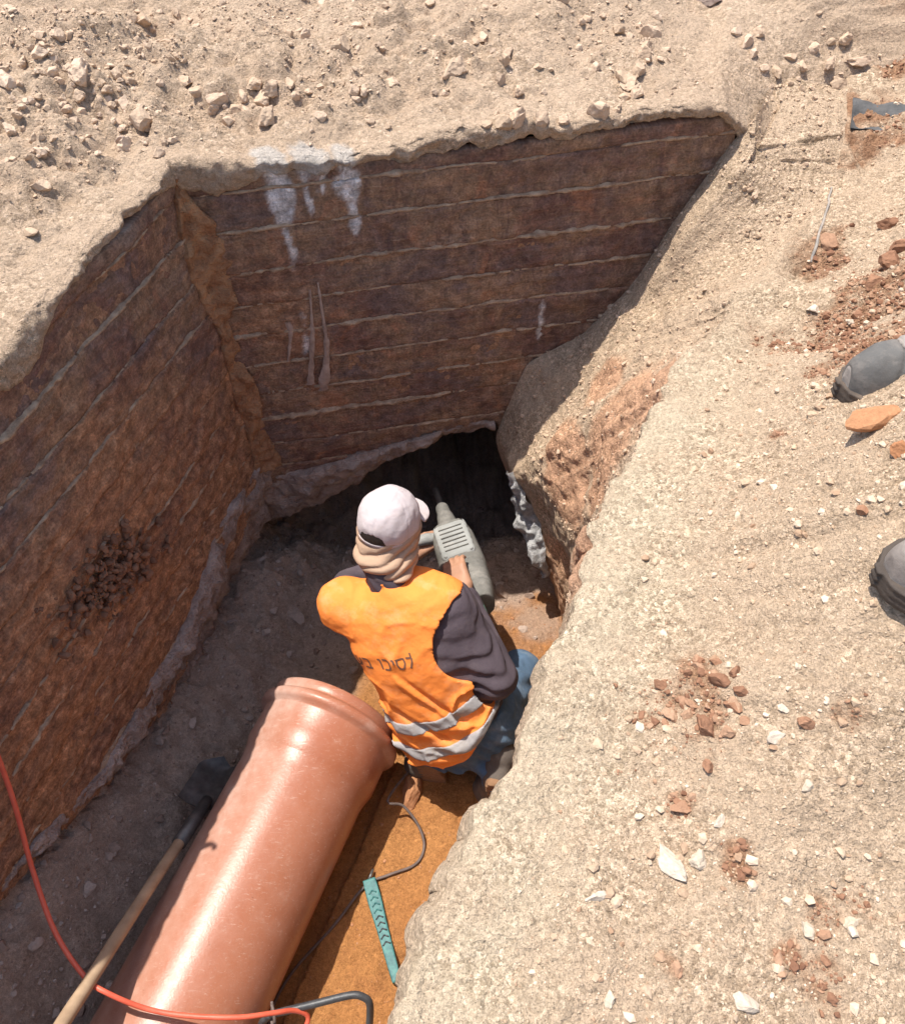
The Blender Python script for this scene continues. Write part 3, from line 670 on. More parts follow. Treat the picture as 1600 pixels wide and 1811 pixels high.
def cell_area(sheet):
    du = np.linalg.norm(np.gradient(sheet, axis=0), axis=-1); dv = np.linalg.norm(np.gradient(sheet, axis=1), axis=-1); return (du * dv).ravel()
ca = cell_area(BANK_TOP); tcol = np.repeat(T[None, :], len(S), 0).ravel()
def wb(P): 
    d = np.hypot(P[:, 0], P[:, 1]); return ca * (d < 3.2) * (P[:, 1] > -0.4) * sstep(0.03, 0.25, tcol) * (0.55 + 0.45 * np.clip(1.5 * fbm(P, 0.25, 3, 500) + 0.4, 0, 1))
pp = pick(BANK_TOP, 42000, g, wb); scatter('fine_gravel', pp, 0.0018 + 0.0016 * g.pareto(3.0, len(pp)).clip(0, 2), g.beta(2, 2, len(pp)), SHO, M_peb, 'fine grit covering the near bank', 6)
pp = pick(BANK_TOP, 13000, g, wb); scatter('gravel', pp, 0.0024 + 0.0042 * g.pareto(2.6, len(pp)).clip(0, 2.4), .96 * g.beta(1.6, 2, len(pp)), SH0, M_peb, 'small loose gravel scattered over the near bank', 1)
rr_ = red.ravel()
pp = pick(BANK_TOP, 4500, g, lambda P: wb(P) * (rr_ > .25) * rr_); scatter('red_crumbs', pp, 0.0022 + 0.004 * g.pareto(2.6, len(pp)).clip(0, 2.5), g.uniform(0, 1, len(pp)), SH0, M_red, 'reddish clay crumbs spilled over the near bank', 9)
ca2 = cell_area(FAR_TOP); t2c = np.repeat(T2[None, :], len(se), 0).ravel()
def wf(P):
    k = np.clip(1.6 * fbm(P, 0.3, 3, 501) + 0.35, 0.05, 1.2); sm = np.exp(-(((P[:, 0] - 0.95) / 0.25) ** 2 + ((P[:, 1] - 2.75) / 0.28) ** 2))
    fl = sstep(1.5, 2.0, t2c) * (P[:, 0] < -1)
    return ca2 * (np.hypot(P[:, 0], P[:, 1]) < 5.5) * (P[:, 1] > 0.6) * sstep(0.03, 0.25, t2c) * k * (1 - 0.9 * sm) * (1 - 0.85 * fl)
pp = pick(FAR_TOP, 30000, g, wf); scatter('fine_rubble', pp, 0.003 + 0.003 * g.pareto(2.4, len(pp)).clip(0, 2.5), g.uniform(0, 1, len(pp)), SHO, M_clod, 'fine crumbs covering the far ground', 7)
pp = pick(FAR_TOP, 5000, g, wf); scatter('rubble', pp, 0.004 + 0.0065 * g.pareto(2.4, len(pp)).clip(0, 3.2), g.uniform(0, 1, len(pp)), SH1, M_clod, 'dusty crumbs of rubble strewn over the far ground', 2)
caf = cell_area(FACE); fv = FACE.reshape(-1, 3)
pp = pick(FACE, 2600, g, lambda P: caf * (P[:, 1] > 1.2) * (P[:, 1] < 3.2) * (P[:, 2] > -0.75) * (1 - .8 * fred.ravel())); scatter('slope_crumbs', pp, 0.003 + 0.004 * g.pareto(2.8, len(pp)).clip(0, 2.5), g.uniform(0, 0.8, len(pp)), SH0, M_clod, 'crumbs of earth clinging to the cut slope', 3, flat=0.9)
caL = cell_area(FL); gfl = greyf.ravel()
pp = pick(FL, 4200, g, lambda P: caL * (P[:, 0] > -1.4) * (P[:, 0] < 0.6) * (P[:, 1] > 0.3) * (P[:, 1] < 2.7) * (gfl > 0.5)); scatter('floor_rubble', pp, 0.004 + 0.006 * g.pareto(2.4, len(pp)).clip(0, 3.5), g.uniform(0, 1, len(pp)), SH1, M_greyst, 'grey concrete crumbs on the pit floor', 4)
pp = pick(FL, 700, g, lambda P: caL * (P[:, 0] > -0.7) * (P[:, 0] < 0.5) * (P[:, 1] > 0.3) * (P[:, 1] < 1.9) * (gfl < 0.4)); scatter('sand_lumps', pp, 0.003 + 0.003 * g.pareto(3, len(pp)).clip(0, 3), g.uniform(0.3, 1, len(pp)), SH0, M_orst, 'small orange lumps on the sandy pit floor', 5)

SHEETS = {'bank': (BANK_TOP, 3), 'far': (FAR_TOP, 3), 'floor': (FL, 3), 'face': (FACE, 3)}
for k in SHEETS:
    P = SHEETS[k][0].reshape(-1, 3); u_, v_ = projv(P); SHEETS[k] = (P, u_, v_, (P - CAM) @ fwd)
def surf(k, px, py):
    P, u_, v_, d_ = SHEETS[k]
    dd = (u_ - px) ** 2 + (v_ - py) ** 2 + np.where(d_ < 0.3, 1e9, 0)
    return P[np.argmin(dd)]
RS = [rock_shape(2 + (k % 2), 440 + k) for k in range(22)]; nrock = [0]
RM = {}
def stone(k, px, py, size, mat, label, name='stone', cat='stone', flat=0.65, rot=None, sink=0.4, group=None, stretch=(1, 0.75, 1)):
    i = nrock[0]; nrock[0] += 1
    gg = np.random.default_rng(900 + i); v, f = RS[i % len(RS)]
    v = v * np.array(stretch) * size / 2
    a = rot if rot is not None else gg.uniform(0, 6.28); tl = gg.uniform(-0.25, 0.25, 2)
    Rz = Matrix.Rotation(a, 3, 'Z') @ Matrix.Rotation(tl[0], 3, 'X') @ Matrix.Rotation(tl[1], 3, 'Y')
    v = v * np.array([1, 1, flat]); v = v @ np.array(Rz).T
    p = surf(k, px, py).copy(); zmin = v[:, 2].min(); p[2] += -zmin * (1 - 2 * sink)
    o = mesh(name, v, f, mat, smooth=False, attrs={'tint': np.full(len(v), gg.uniform(0.2, 1))}, loc=p)
    return tag(o, label, cat, group)
stone('bank', 1192, 1527, 0.085, M_white, 'largest white limestone flake on the near bank', rot=-1.2, flat=0.4, stretch=(1, .5, 1))
stone('bank', 1234, 1521, 0.052, M_white, 'cream stone touching the largest white flake on its right', flat=0.45, rot=0.2, stretch=(1, .6, 1))
stone('bank', 1056, 1584, 0.042, M_white, 'small white stone left of the largest white flake', flat=0.5, rot=0.3, stretch=(1, .55, 1))
stone('bank', 1272, 1455, 0.032, M_white, 'small white stone above the largest white flake', flat=0.5)
stone('bank', 1425, 1650, 0.036, M_white, 'pale greenish stone in the gravel at lower right', flat=0.6)
stone('bank', 1502, 1633, 0.03, M_white, 'white stone at the lower right beside red soil', flat=0.6)
stone('bank', 1317, 1782, 0.04, M_white, 'white stone near the bottom edge of the near bank', flat=0.6)
stone('bank', 1080, 1770, 0.026, M_white, 'small white stone at the bottom, nearest the pit edge', flat=0.6)
stone('bank', 1370, 1305, 0.036, M_white, 'pale angular stone right of the red clods', flat=0.5)
stone('bank', 1388, 1248, 0.03, M_white, 'flat pale chip above right of the red clods', flat=0.4)
stone('bank', 1425, 1390, 0.028, M_white, 'lone pale pebble in the middle of the near bank', flat=0.6)
stone('bank', 1430, 1280, 0.034, M_red, 'small brown stone standing right of the red clods', flat=0.8)
stone('bank', 1205, 1425, 0.042, M_red, 'brown clay lump between the red clods and the white flake', flat=0.6)
stone('bank', 1197, 1712, 0.03, M_red, 'red chip at the bottom of the near bank', flat=0.6)
stone('bank', 1527, 905, 0.03, M_red, 'brown stone between the two boots', flat=0.8)
stone('bank', 1375, 690, 0.02, M_white, 'small white pebble left of the dark boot', flat=0.7)
stone('bank', 1437, 545, 0.045, M_white, 'pale stone at the edge of the red hollow', flat=0.7)
stone('bank', 1505, 570, 0.035, M_white, 'pale stone below the red hollow above the dark boot', flat=0.7)
stone('bank', 1440, 683, 0.034, M_peb, 'beige stone just left of the dark boot toe', flat=0.6)
stone('bank', 1438, 733, 0.03, M_peb, 'low beige stone left of the orange slab', flat=0.6)
stone('bank', 1545, 752, 0.17, M_orst, 'long orange-brown stone slab beneath the dark boot', rot=-0.25, flat=0.32, stretch=(1, .42, 1), sink=0.12)
stone('bank', 1592, 800, 0.05, M_orst, 'orange stone at the right edge between the boots', flat=0.7)
for k, (px, py, s_) in enumerate([(1265, 1175, .03), (1300, 1190, .032), (1235, 1180, .026), (1165, 1215, .032), (1270, 1205, .045), (1310, 1220, .035), (1190, 1262, .034), (1245, 1290, .05), (1300, 1250, .034), (1320, 1275, .028), (1285, 1295, .034), (1215, 1265, .03), (1290, 1250, .038), (1250, 1355, .03), (1175, 1280, .022), (1225, 1245, .028)]):
    stone('bank', px, py, s_, M_red, 'reddish brown clay clod in the heap on the near bank', 'clay_clod', 'clod', 0.75, group='red clay clods heaped on the near bank')
for k, (px, py, s_) in enumerate([(1470, 430, .07), (1575, 470, .1), (1590, 440, .09), (1545, 500, .06), (1520, 560, .05), (1570, 400, .07)]):
    stone('bank', px, py, s_, M_red, 'reddish clay clod in the hollow above the dark boot', 'clay_clod', 'clod', 0.7, group='red clay clods in the hollow')
# far bank
stone('far', 1505, 105, 0.10, M_clod, 'flat pale slab of rock at the upper right of the far ground', flat=0.4, rot=0.1, stretch=(1, .5, 1))
stone('far', 1490, 70, 0.07, M_clod, 'pale stone behind the flat slab at the upper right', flat=0.6)
stone('far', 1370, 130, 0.06, M_clod, 'pale stone at the upper end of the back wall', flat=0.6)
stone('far', 1250, 5, 0.11, M_greyst, 'grey-green stone cut by the top edge of the picture', flat=0.5)
stone('far', 215, 247, 0.035, M_greyst, 'small bluish grey stone on the far ground left of the wall corner', flat=0.6)
stone('far', 806, 120, 0.10, M_clod, 'rounded earth clod largest on the far ground', 'earth_clod', 'clod', 0.7)
stone('far', 254, 210, 0.10, M_clod, 'large angular clod left of the wall corner', 'earth_clod', 'clod', 0.75)
stone('far', 140, 130, 0.10, M_clod, 'big clod in the rubble at the upper left', 'earth_clod', 'clod', 0.75)
stone('far', 600, 90, 0.09, M_clod, 'dark-sided clod near the top centre of the far ground', 'earth_clod', 'clod', 0.8)
stone('far', 690, 150, 0.07, M_clod, 'clod left of the rounded clod on the far ground', 'earth_clod', 'clod', 0.8)
stone('far', 15, 145, 0.09, M_clod, 'clod cut by the left edge of the picture', 'earth_clod', 'clod', 0.7)
stone('far', 280, 275, 0.05, M_clod, 'small clod right at the corner of the two walls', 'earth_clod', 'clod', 0.8)
stone('far', 72, 330, 0.06, M_clod, 'clod casting a dark shadow above the left wall', 'earth_clod', 'clod', 0.8)
stone('far', 255, 40, 0.07, M_clod, 'pale clod at the top left of the far ground', 'earth_clod', 'clod', 0.8)
cl = [(350, 165), (385, 170), (420, 195), (450, 150), (440, 200), (470, 205), (405, 215), (480, 165), (510, 150), (375, 190), (430, 175), (462, 180)]
for px, py in cl: stone('far', px, py, g.uniform(.045, .085), M_clod, 'dusty clod in the cluster above the white-stained wall top', 'earth_clod', 'clod', 0.8, group='clods clustered above the wall top')
for k in range(150):
    px, py = g.uniform(0, 330), g.uniform(20, 300)
    if py > 330 - 0.25 * px or (px < 110 and py < 60): continue
    stone('far', px, py, 0.02 + 0.02 * min(2, g.pareto(2.5)), M_clod, 'dusty clod among the scattered rubble at the upper left', 'earth_clod', 'clod', 0.8, group='clods strewn at the upper left')
for k in range(60):
    px, py = g.uniform(520, 1120), g.uniform(10, 230)
    stone('far', px, py, 0.018 + 0.018 * min(2, g.pareto(2.5)), M_clod, 'dusty clod on the rubble heap above the back wall', 'earth_clod', 'clod', 0.8, group='clods on the heap above the back wall')
for px, py in [(1105, 175), (1115, 150), (1130, 125), (1140, 100), (1150, 60), (1090, 195), (1060, 210), (1000, 215), (960, 225), (920, 215), (890, 240), (860, 230), (1165, 30), (1125, 165), (1100, 140), (1145, 85)]:
    stone('far', px, py, g.uniform(.04, .08), M_clod, 'dusty clod on the crumbling edge above the back wall', 'earth_clod', 'clod', 0.8, group='clods along the crumbling edge')
for px, py in [(1400, 100), (1420, 120), (1350, 120), (1390, 160), (1440, 90), (1465, 110), (1330, 95), (1450, 170), (1480, 150), (1300, 60), (1320, 75), (1380, 190), (1410, 235), (1340, 55)]:
    stone('far', px, py, g.uniform(.035, .07), M_clod, 'dusty clod in the rocky patch at the right end of the back wall', 'earth_clod', 'clod', 0.75, group='clods at the end of the back wall')
stone('floor', 885, 1050, 0.075, M_greyst, 'largest grey concrete chunk on the sunny floor right of the tool', 'concrete_chunk', 'chunk', 0.7)
stone('floor', 868, 1042, 0.045, M_greyst, 'small concrete chunk left of the largest chunk, right of the tool', 'concrete_chunk', 'chunk', 0.7)
stone('floor', 938, 1055, 0.05, M_greyst, 'pinkish grey chunk at the shadow edge by the hole', 'concrete_chunk', 'chunk', 0.7)
stone('floor', 925, 1112, 0.05, M_greyst, 'pale concrete chunk lying on orange sand by the right arm', 'concrete_chunk', 'chunk', 0.6)
stone('floor', 945, 1128, 0.028, M_greyst, 'small pale chunk right of the chunk on orange sand', 'concrete_chunk', 'chunk', 0.6)
stone('floor', 728, 1412, 0.15, M_orst, 'brown stone behind the kneeling worker beside the pipe', 'stone', 'stone', 0.5, rot=1.3, stretch=(1, .55, 1))
stone('floor', 520, 1090, 0.10, M_greyst, 'grey rubble chunk on the shaded floor left of the worker', 'concrete_chunk', 'chunk', 0.5)
stone('floor', 470, 1120, 0.06, M_greyst, 'lower grey rubble chunk on the shaded floor near the left wall', 'concrete_chunk', 'chunk', 0.6)
stone('floor', 195, 1500, 0.06, M_greyst, 'pale stone on the shaded floor left of the wooden handle', 'stone', 'stone', 0.6)

uw = g.normal(.80, .10, 260); vw = -.47 + .30 * (uw - .8) + g.normal(0, .055, 260)
pp = CORNER + uw[:, None] * dL + (0.006 + 0.022 * g.random(260))[:, None] * nL; pp[:, 2] = vw
scatter('wall_clods', pp, g.uniform(.006, .02, 260), g.uniform(0, .5, 260), SH1, M_red, 'clump of brown earth crumbs stuck to the left wall', 8, flat=1.0, sink=.5)
# ================================================================== pipe
def lathe(profile, origin, axis, seg=96):
    axis = nrm(axis); a = nrm(np.cross(axis, A_(0, 0, 1))); b = np.cross(axis, a); an = np.linspace(0, 2 * np.pi, seg, endpoint=False)
    pr = np.array(profile); V = origin + pr[:, None, 0, None] * axis + pr[:, None, 1, None] * (np.cos(an)[None, :, None] * a + np.sin(an)[None, :, None] * b)
    n = len(pr); i = np.arange(n * seg).reshape(n, seg); j = np.roll(i, -1, 1)
    f = np.stack([i[:-1], i[1:], j[1:], j[:-1]], -1).reshape(-1, 4)
    return V.reshape(-1, 3), f
m = NM('terracotta_plastic_pipe')
n1 = m.noise(5, 5, 0.6); n2 = m.noise(22, 6, 0.7); n3 = m.noise(160, 4); scr = m.noise(30, 5, 0.7, stretch=(1, 6, 3), dist=1.0)
c = m.ramp(n1, [(0.3, (0.30, 0.092, 0.04)), (0.7, (0.345, 0.115, 0.054))])
dst = m.math('MULTIPLY', m.attr('dust'), m.math('ADD', 0.4, m.math('MULTIPLY', m.step(n2, 0.3, 0.7), 0.6)))
c = m.mix(dst, c, (0.50, 0.335, 0.27)); c = m.mix(m.math('MULTIPLY', m.step(n2, 0.6, 0.72), 0.25), c, (0.5, 0.3, 0.22))
spk = m.noise(75, 5, 0.75); c = m.mix(m.math('MULTIPLY', m.step(spk, 0.6, 0.72), 0.4), c, (0.50, 0.35, 0.27)); c = m.mix(m.math('MULTIPLY', m.step(m.noise(55, 4, 0.7), 0.68, 0.73), 0.7), c, (0.2, 0.08, 0.045))
c = m.mix(m.math('MULTIPLY', m.step(scr, 0.58, 0.7), 0.5), c, (0.56, 0.40, 0.32))
rgh = m.math('ADD', 0.2, m.math('MULTIPLY', spk, 0.16)); rgh = m.math('ADD', rgh, m.math('MULTIPLY', dst, 0.3))
M_pipe = m.fin(c, rgh, m.bump(n3, 0.0003, prev=m.bump(spk, 0.0006)), 0.38)
r0 = 0.212; PS = 0.957
outer = [(0.0, .222), (0.002, .2275), (0.008, .229), (.026, .2295), (.032, .227), (.036, .2285), (.042, .242), (.050, .2495), (.066, .2495), (.075, .242), (.082, .2285), (.088, .2265), (.16, .2265), (.19, .2265), (.225, .2165), (.25, .2125)] + [(x, r0) for x in np.arange(.27, 3.3, .06)]
prof = [(x, r_) for x, r_ in outer] + [(3.3, r0 - 0.012)]
prof = [(3.3, r0 - 0.012)][:0] + [(0.2, r0 - 0.012), (0.02, .216), (0.0, .2175)] + outer + [(outer[-1][0], r0 - 0.012)]
prof = [(x_, r_ * PS) for x_, r_ in prof]
V, f = lathe(prof, PIPE_M, -PIPE_D)
dv = (V - PIPE_M) @ -perp; hz = V[:, 2] - PIPE_M[2]; lx = (V - PIPE_M) @ -PIPE_D
dust = np.clip(sstep(-0.02, 0.14, dv) * 0.85 * (0.5 + 0.5 * sstep(0.9, 0.2, lx)) + 0.5 * np.exp(-((lx - 0.1) / 0.06) ** 2) * sstep(-0.1, 0.15, fbm(V, 0.12, 3, 210)) + 0.25, 0, 1)
dust = np.where((lx > 0.1) & (lx < 0.24), dust * sstep(-0.15, 0.2, dv - 0.05) + 0.15, dust)
pipe = empty('sewer_pipe', PIPE_M - PIPE_D * 1.0 + A_(0, 0, -r0)); tag(pipe, 'large glossy terracotta-orange plastic pipe lying on the pit floor', 'pipe')
nsock = 3 + 15
fi = f.reshape(-1, 96, 4)
Vb, fb, ab = compact(V, fi[nsock - 1:].reshape(-1, 4), {'dust': dust}); child_of(mesh('barrel', Vb, fb, M_pipe, attrs=ab), pipe)
Vb, fb, ab = compact(V, fi[:nsock - 1].reshape(-1, 4), {'dust': dust}); child_of(mesh('socket', Vb, fb, M_pipe, attrs=ab), pipe)
V, f = lathe([(0.05, .2175 * PS), (0.055, .2095 * PS), (0.07, .2085 * PS), (0.075, .216 * PS)], PIPE_M, -PIPE_D)
child_of(mesh('gasket', V, f, plainmat('black_rubber', (.02, .02, .02), (.03, .03, .03), 40, .7)), pipe)
V, f = lathe([(x, (r0 - 0.012) * PS) for x in (0.2, 0.6, 1.2, 2, 3.27)], PIPE_M, -PIPE_D)
child_of(mesh('bore', V, f[:, ::-1], M_pipe, attrs={'dust': np.full(len(V), .3)}), pipe)

# ================================================================== signed-distance modelling for soft bodies
def snets(f, lo, hi, h, smooth=2):
    ax = [np.arange(lo[k], hi[k] + h, h) for k in range(3)]
    B4 = 4
    nb4 = [-(-len(a) // B4) for a in ax]; ax = [a[0] + h * np.arange(n_ * B4) for a, n_ in zip(ax, nb4)]
    cen = np.stack(np.meshgrid(*[a[::B4] + h * 1.5 for a in ax], indexing='ij'), -1).astype(np.float32)
    Dc = f(cen).astype(np.float32); hot = np.abs(Dc) < h * 4.2 + 0.02
    loc4 = np.stack(np.meshgrid(*[h * (np.arange(B4) - 1.5)] * 3, indexing='ij'), -1).astype(np.float32)
    D = np.repeat(np.repeat(np.repeat(Dc, B4, 0), B4, 1), B4, 2)
    D6 = D.reshape(nb4[0], B4, nb4[1], B4, nb4[2], B4).transpose(0, 2, 4, 1, 3, 5).copy()
    D6[hot] = f(cen[hot][:, None, None, None, :] + loc4[None])
    D = D6.transpose(0, 3, 1, 4, 2, 5).reshape([n_ * B4 for n_ in nb4]); S_ = D < 0
    nx, ny, nz = D.shape
    offs = [(a, b, c) for a in (0, 1) for b in (0, 1) for c in (0, 1)]
    sl = lambda A, o: A[o[0]:nx - 1 + o[0], o[1]:ny - 1 + o[1], o[2]:nz - 1 + o[2]]
    cnt = sum(sl(S_, o).astype(np.int8) for o in offs); mk = (cnt > 0) & (cnt < 8)
    idx = np.full(mk.shape, -1, np.int64); n = mk.sum(); idx[mk] = np.arange(n)
    base = np.argwhere(mk); pos = np.zeros((n, 3)); num = np.zeros(n)
    for a in range(8):
        for b in range(a + 1, 8):
            oa, ob = np.array(offs[a]), np.array(offs[b])
            if np.abs(oa - ob).sum() != 1: continue
            fa = D[tuple((base + oa).T)]; fb = D[tuple((base + ob).T)]; cr = (fa < 0) != (fb < 0)
            t = np.where(cr, fa / np.where(cr, fa - fb, 1), 0)[:, None]
            pos += np.where(cr[:, None], oa + t * (ob - oa), 0); num += cr
    V = (base + pos / num[:, None]) * h + np.array([ax[0][0], ax[1][0], ax[2][0]])
    Q_ = []
    for a in range(3):
        b, c = (a + 1) % 3, (a + 2) % 3
        s0 = [slice(None)] * 3; s1 = [slice(None)] * 3; s0[a] = slice(0, -1); s1[a] = slice(1, None)
        e = S_[tuple(s0)] != S_[tuple(s1)]; ii = np.argwhere(e)
        ok = (ii[:, b] > 0) & (ii[:, c] > 0) & (ii[:, b] < D.shape[b] - 1) & (ii[:, c] < D.shape[c] - 1); ii = ii[ok]
        def cell(db, dc):
            j = ii.copy(); j[:, b] += db; j[:, c] += dc; return idx[tuple(j.T)]
        q = np.stack([cell(-1, -1), cell(0, -1), cell(0, 0), cell(-1, 0)], 1)
        fl = ~S_[tuple(ii.T)]; q[fl] = q[fl][:, ::-1]; Q_.append(q)
    Fq = np.vstack(Q_); Fq = Fq[(Fq >= 0).all(1)]
    lab = np.arange(len(V)); e0_ = np.vstack([Fq[:, [0, 1]], Fq[:, [1, 2]], Fq[:, [2, 3]], Fq[:, [3, 0]]])
    while True:
        old = lab.copy(); mn = np.minimum(lab[e0_[:, 0]], lab[e0_[:, 1]]); np.minimum.at(lab, e0_[:, 0], mn); np.minimum.at(lab, e0_[:, 1], mn); lab = lab[lab]; lab = lab[lab]
        if (old == lab).all(): break
    big = np.bincount(lab).argmax(); Fq = Fq[lab[Fq[:, 0]] == big]; V, Fq, _ = compact(V, Fq)
    ed = np.vstack([Fq[:, [0, 1]], Fq[:, [1, 2]], Fq[:, [2, 3]], Fq[:, [3, 0]]])
    for _ in range(smooth):
        s = np.zeros_like(V); k = np.zeros(len(V))
        np.add.at(s, ed[:, 0], V[ed[:, 1]]); np.add.at(k, ed[:, 0], 1); np.add.at(s, ed[:, 1], V[ed[:, 0]]); np.add.at(k, ed[:, 1], 1)
        V = 0.5 * V + 0.5 * s / np.maximum(k, 1)[:, None]
    return V, Fq
def ln(v): return np.sqrt((v * v).sum(-1))
def cone(P, a, b, ra, rb):
    a = np.asarray(a, np.float32); ba = (np.asarray(b, np.float32) - a); t = np.clip(((P - a) @ ba) / (ba @ ba), 0, 1)
    return ln(P - (a + t[..., None] * ba)) - (ra + t * (rb - ra))
def ell(P, c, r, Rm=None):
    q = P - np.asarray(c, np.float32)
    if Rm is not None: q = q @ Rm.astype(np.float32)
    r = np.asarray(r, np.float32); k0 = ln(q / r); k1 = ln(q / (r * r)) + 1e-9
    return k0 * (k0 - 1) / k1
def rbox(P, c, hs, rad, Rm=None):
    q = P - np.asarray(c, np.float32)
    if Rm is not None: q = q @ Rm.astype(np.float32)
    d = np.abs(q) - (np.asarray(hs, np.float32) - rad)
    return ln(np.maximum(d, 0)) + np.minimum(d.max(-1), 0) - rad
def smin(a, b, k):
    h = np.clip(0.5 + 0.5 * (b - a) / k, 0, 1); return b + (a - b) * h - k * h * (1 - h)
def smins(k, *ds):
    o = ds[0]
    for d in ds[1:]: o = smin(o, d, k)
    return o
def bounds(*pts, pad=0.1):
    P = np.array(pts); return P.min(0) - pad, P.max(0) + pad
def sdf_obj(name, f, lo, hi, h, mat, parent, smooth=2, attrs=None):
    V, Fq = snets(f, lo, hi, h, smooth)
    at = attrs(V) if attrs else None
    return child_of(mesh(name, V, Fq, mat, attrs=at), parent)

# fabrics, skin
def fabric(name, c, var=0.12, rough=0.85, weave=900, dirt=None, sheen=0.0):
    m = NM(name); n1 = m.noise(9, 5, 0.6); n2 = m.noise(weave, 2)
    cc = m.ramp(n1, [(0.25, tuple(x * (1 - var) for x in c)), (0.75, tuple(min(1, x * (1 + var)) for x in c))])
    if dirt: cc = m.mix(m.math('MULTIPLY', m.step(m.noise(13, 6, 0.7), 0.5, 0.75), 0.6), cc, dirt)
    return m.fin(cc, rough, m.bump(n2, 0.0006, prev=m.bump(m.noise(60, 4), 0.002)), 0.2)
M_vest = fabric('orange_vest_fabric', (0.90, 0.27, 0.055), 0.07, 0.75, dirt=(0.86, 0.42, 0.22))
M_strip = fabric('grey_reflective_tape', (0.33, 0.32, 0.32), 0.15, 0.5, dirt=(0.36, 0.28, 0.2))
M_shirt = fabric('dark_purple_grey_shirt', (0.082, 0.064, 0.076), 0.2, 0.8, dirt=(0.14, 0.11, 0.11))
M_jean = fabric('blue_denim', (0.085, 0.14, 0.215), 0.35, 0.9, dirt=(0.26, 0.30, 0.33))
M_cap = fabric('pale_cap_cloth', (0.52, 0.455, 0.455), 0.06, 0.85, dirt=(0.47, 0.38, 0.35))
M_scarf = fabric('tan_neck_cloth', (0.43, 0.29, 0.2), 0.12, 0.85)
M_shoe = fabric('worn_work_shoe', (0.12, 0.10, 0.085), 0.3, 0.85, dirt=(0.3, 0.23, 0.16))
M_sole = fabric('muddy_tan_sole', (0.24, 0.135, 0.075), 0.3, 0.9, dirt=(0.3, 0.19, 0.1))
M_skin = plainmat('tanned_skin', (0.36, 0.19, 0.115), (0.43, 0.235, 0.15), 25, 0.55, 0.0004, 0.35)
M_hair = plainmat('dark_hair', (0.02, 0.015, 0.012), (0.04, 0.03, 0.025), 80, 0.6, 0.002)
M_ink = plainmat('dark_print', (0.13, 0.07, 0.05), (0.2, 0.1, 0.06), 60, 0.8, 0.0)

PV = A_(-0.035, 1.265, -1.085); C7 = A_(-0.19, 1.455, -0.635)
LSH = A_(-0.345, 1.47, -0.725); RSH = A_(-0.03, 1.415, -0.70)
HD = A_(-0.184, 1.572, -0.507)
REL = A_(0.093, 1.275, -0.875); RWR = A_(0.018, 1.515, -0.795); RHN = A_(-0.004, 1.60, -0.775)
LEL = A_(-0.36, 1.68, -0.92); LWR = A_(-0.17, 1.80, -0.93); LHN = A_(-0.10, 1.84, -0.92)
RHP = A_(0.05, 1.25, -1.10); LHP = A_(-0.13, 1.28, -1.11)
RKN = A_(0.195, 1.53, -1.29); LKN = A_(-0.22, 1.62, -1.31)
RAN = A_(0.085, 1.12, -1.20); LAN = A_(-0.14, 1.24, -1.22)
sp = nrm(C7 - PV); Lx = RSH - LSH; Lx = nrm(Lx - sp * (Lx @ sp)); Nb = np.cross(Lx, sp); LT = np.linalg.norm(C7 - PV)
TF = np.stack([Lx, sp, Nb], 1)
def loc(P): return (P - PV.astype(np.float32)) @ TF.astype(np.float32)
def torso(P, grow=0.0):
    q = loc(P); a, b, c = q[..., 0], q[..., 1], q[..., 2]
    bt = [-0.14, -0.06, 0.05, 0.16, 0.28, 0.38, 0.44, 0.5]
    w_ = np.interp(b, bt, [.145, .165, .155, .145, .165, .175, .155, .07]) + grow
    d_ = np.interp(b, bt, [.10, .115, .105, .10, .115, .105, .085, .055]) + grow
    c0 = np.interp(b, bt, [-.03, -.01, .01, .02, .015, 0, -.01, -.01])
    k = (np.abs(a / w_) ** 2.3 + np.abs((c - c0) / d_) ** 2.3) ** (1 / 2.3)
    side = (k - 1) * np.minimum(w_, d_) * 0.9
    return np.maximum(side, np.maximum(b - 0.5 - grow, -0.15 - grow - b))
hf = nrm(A_(0.38, 0.86, -0.3)); hr = nrm(np.cross(hf, A_(0, 0, 1))); hu = np.cross(hr, hf); HF = np.stack([hr, hf, hu], 1)
def hl(x, y, z_): return HD + hr * x + hf * y + hu * z_
def head(P):
    d = ell(P, hl(0, -0.005, 0.03), (.074, .094, .088), HF); d = smin(d, ell(P, hl(0, 0.03, -0.03), (.06, .065, .085), HF), 0.03)
    d = smin(d, cone(P, hl(0, .09, 0.0), hl(0, .115, -.03), .01, .015), 0.015)             # nose
    d = smin(d, ell(P, hl(0, .085, -.062), (.028, .012, .01), HF), 0.01)                      # lips
    d = smin(d, ell(P, hl(0, .07, -.098), (.025, .02, .018), HF), 0.02)                       # chin
    for s in (-1, 1):
        d = smin(d, ell(P, hl(s * .077, -.005, -.01), (.01, .022, .032), HF), 0.008)          # ears
        d = np.maximum(d, -ell(P, hl(s * .032, .098, .012), (.016, .014, .01), HF))           # eye sockets
        d = smin(d, ell(P, hl(s * .032, .083, .011), (.012, .012, .011), HF), 0.004)
    return d
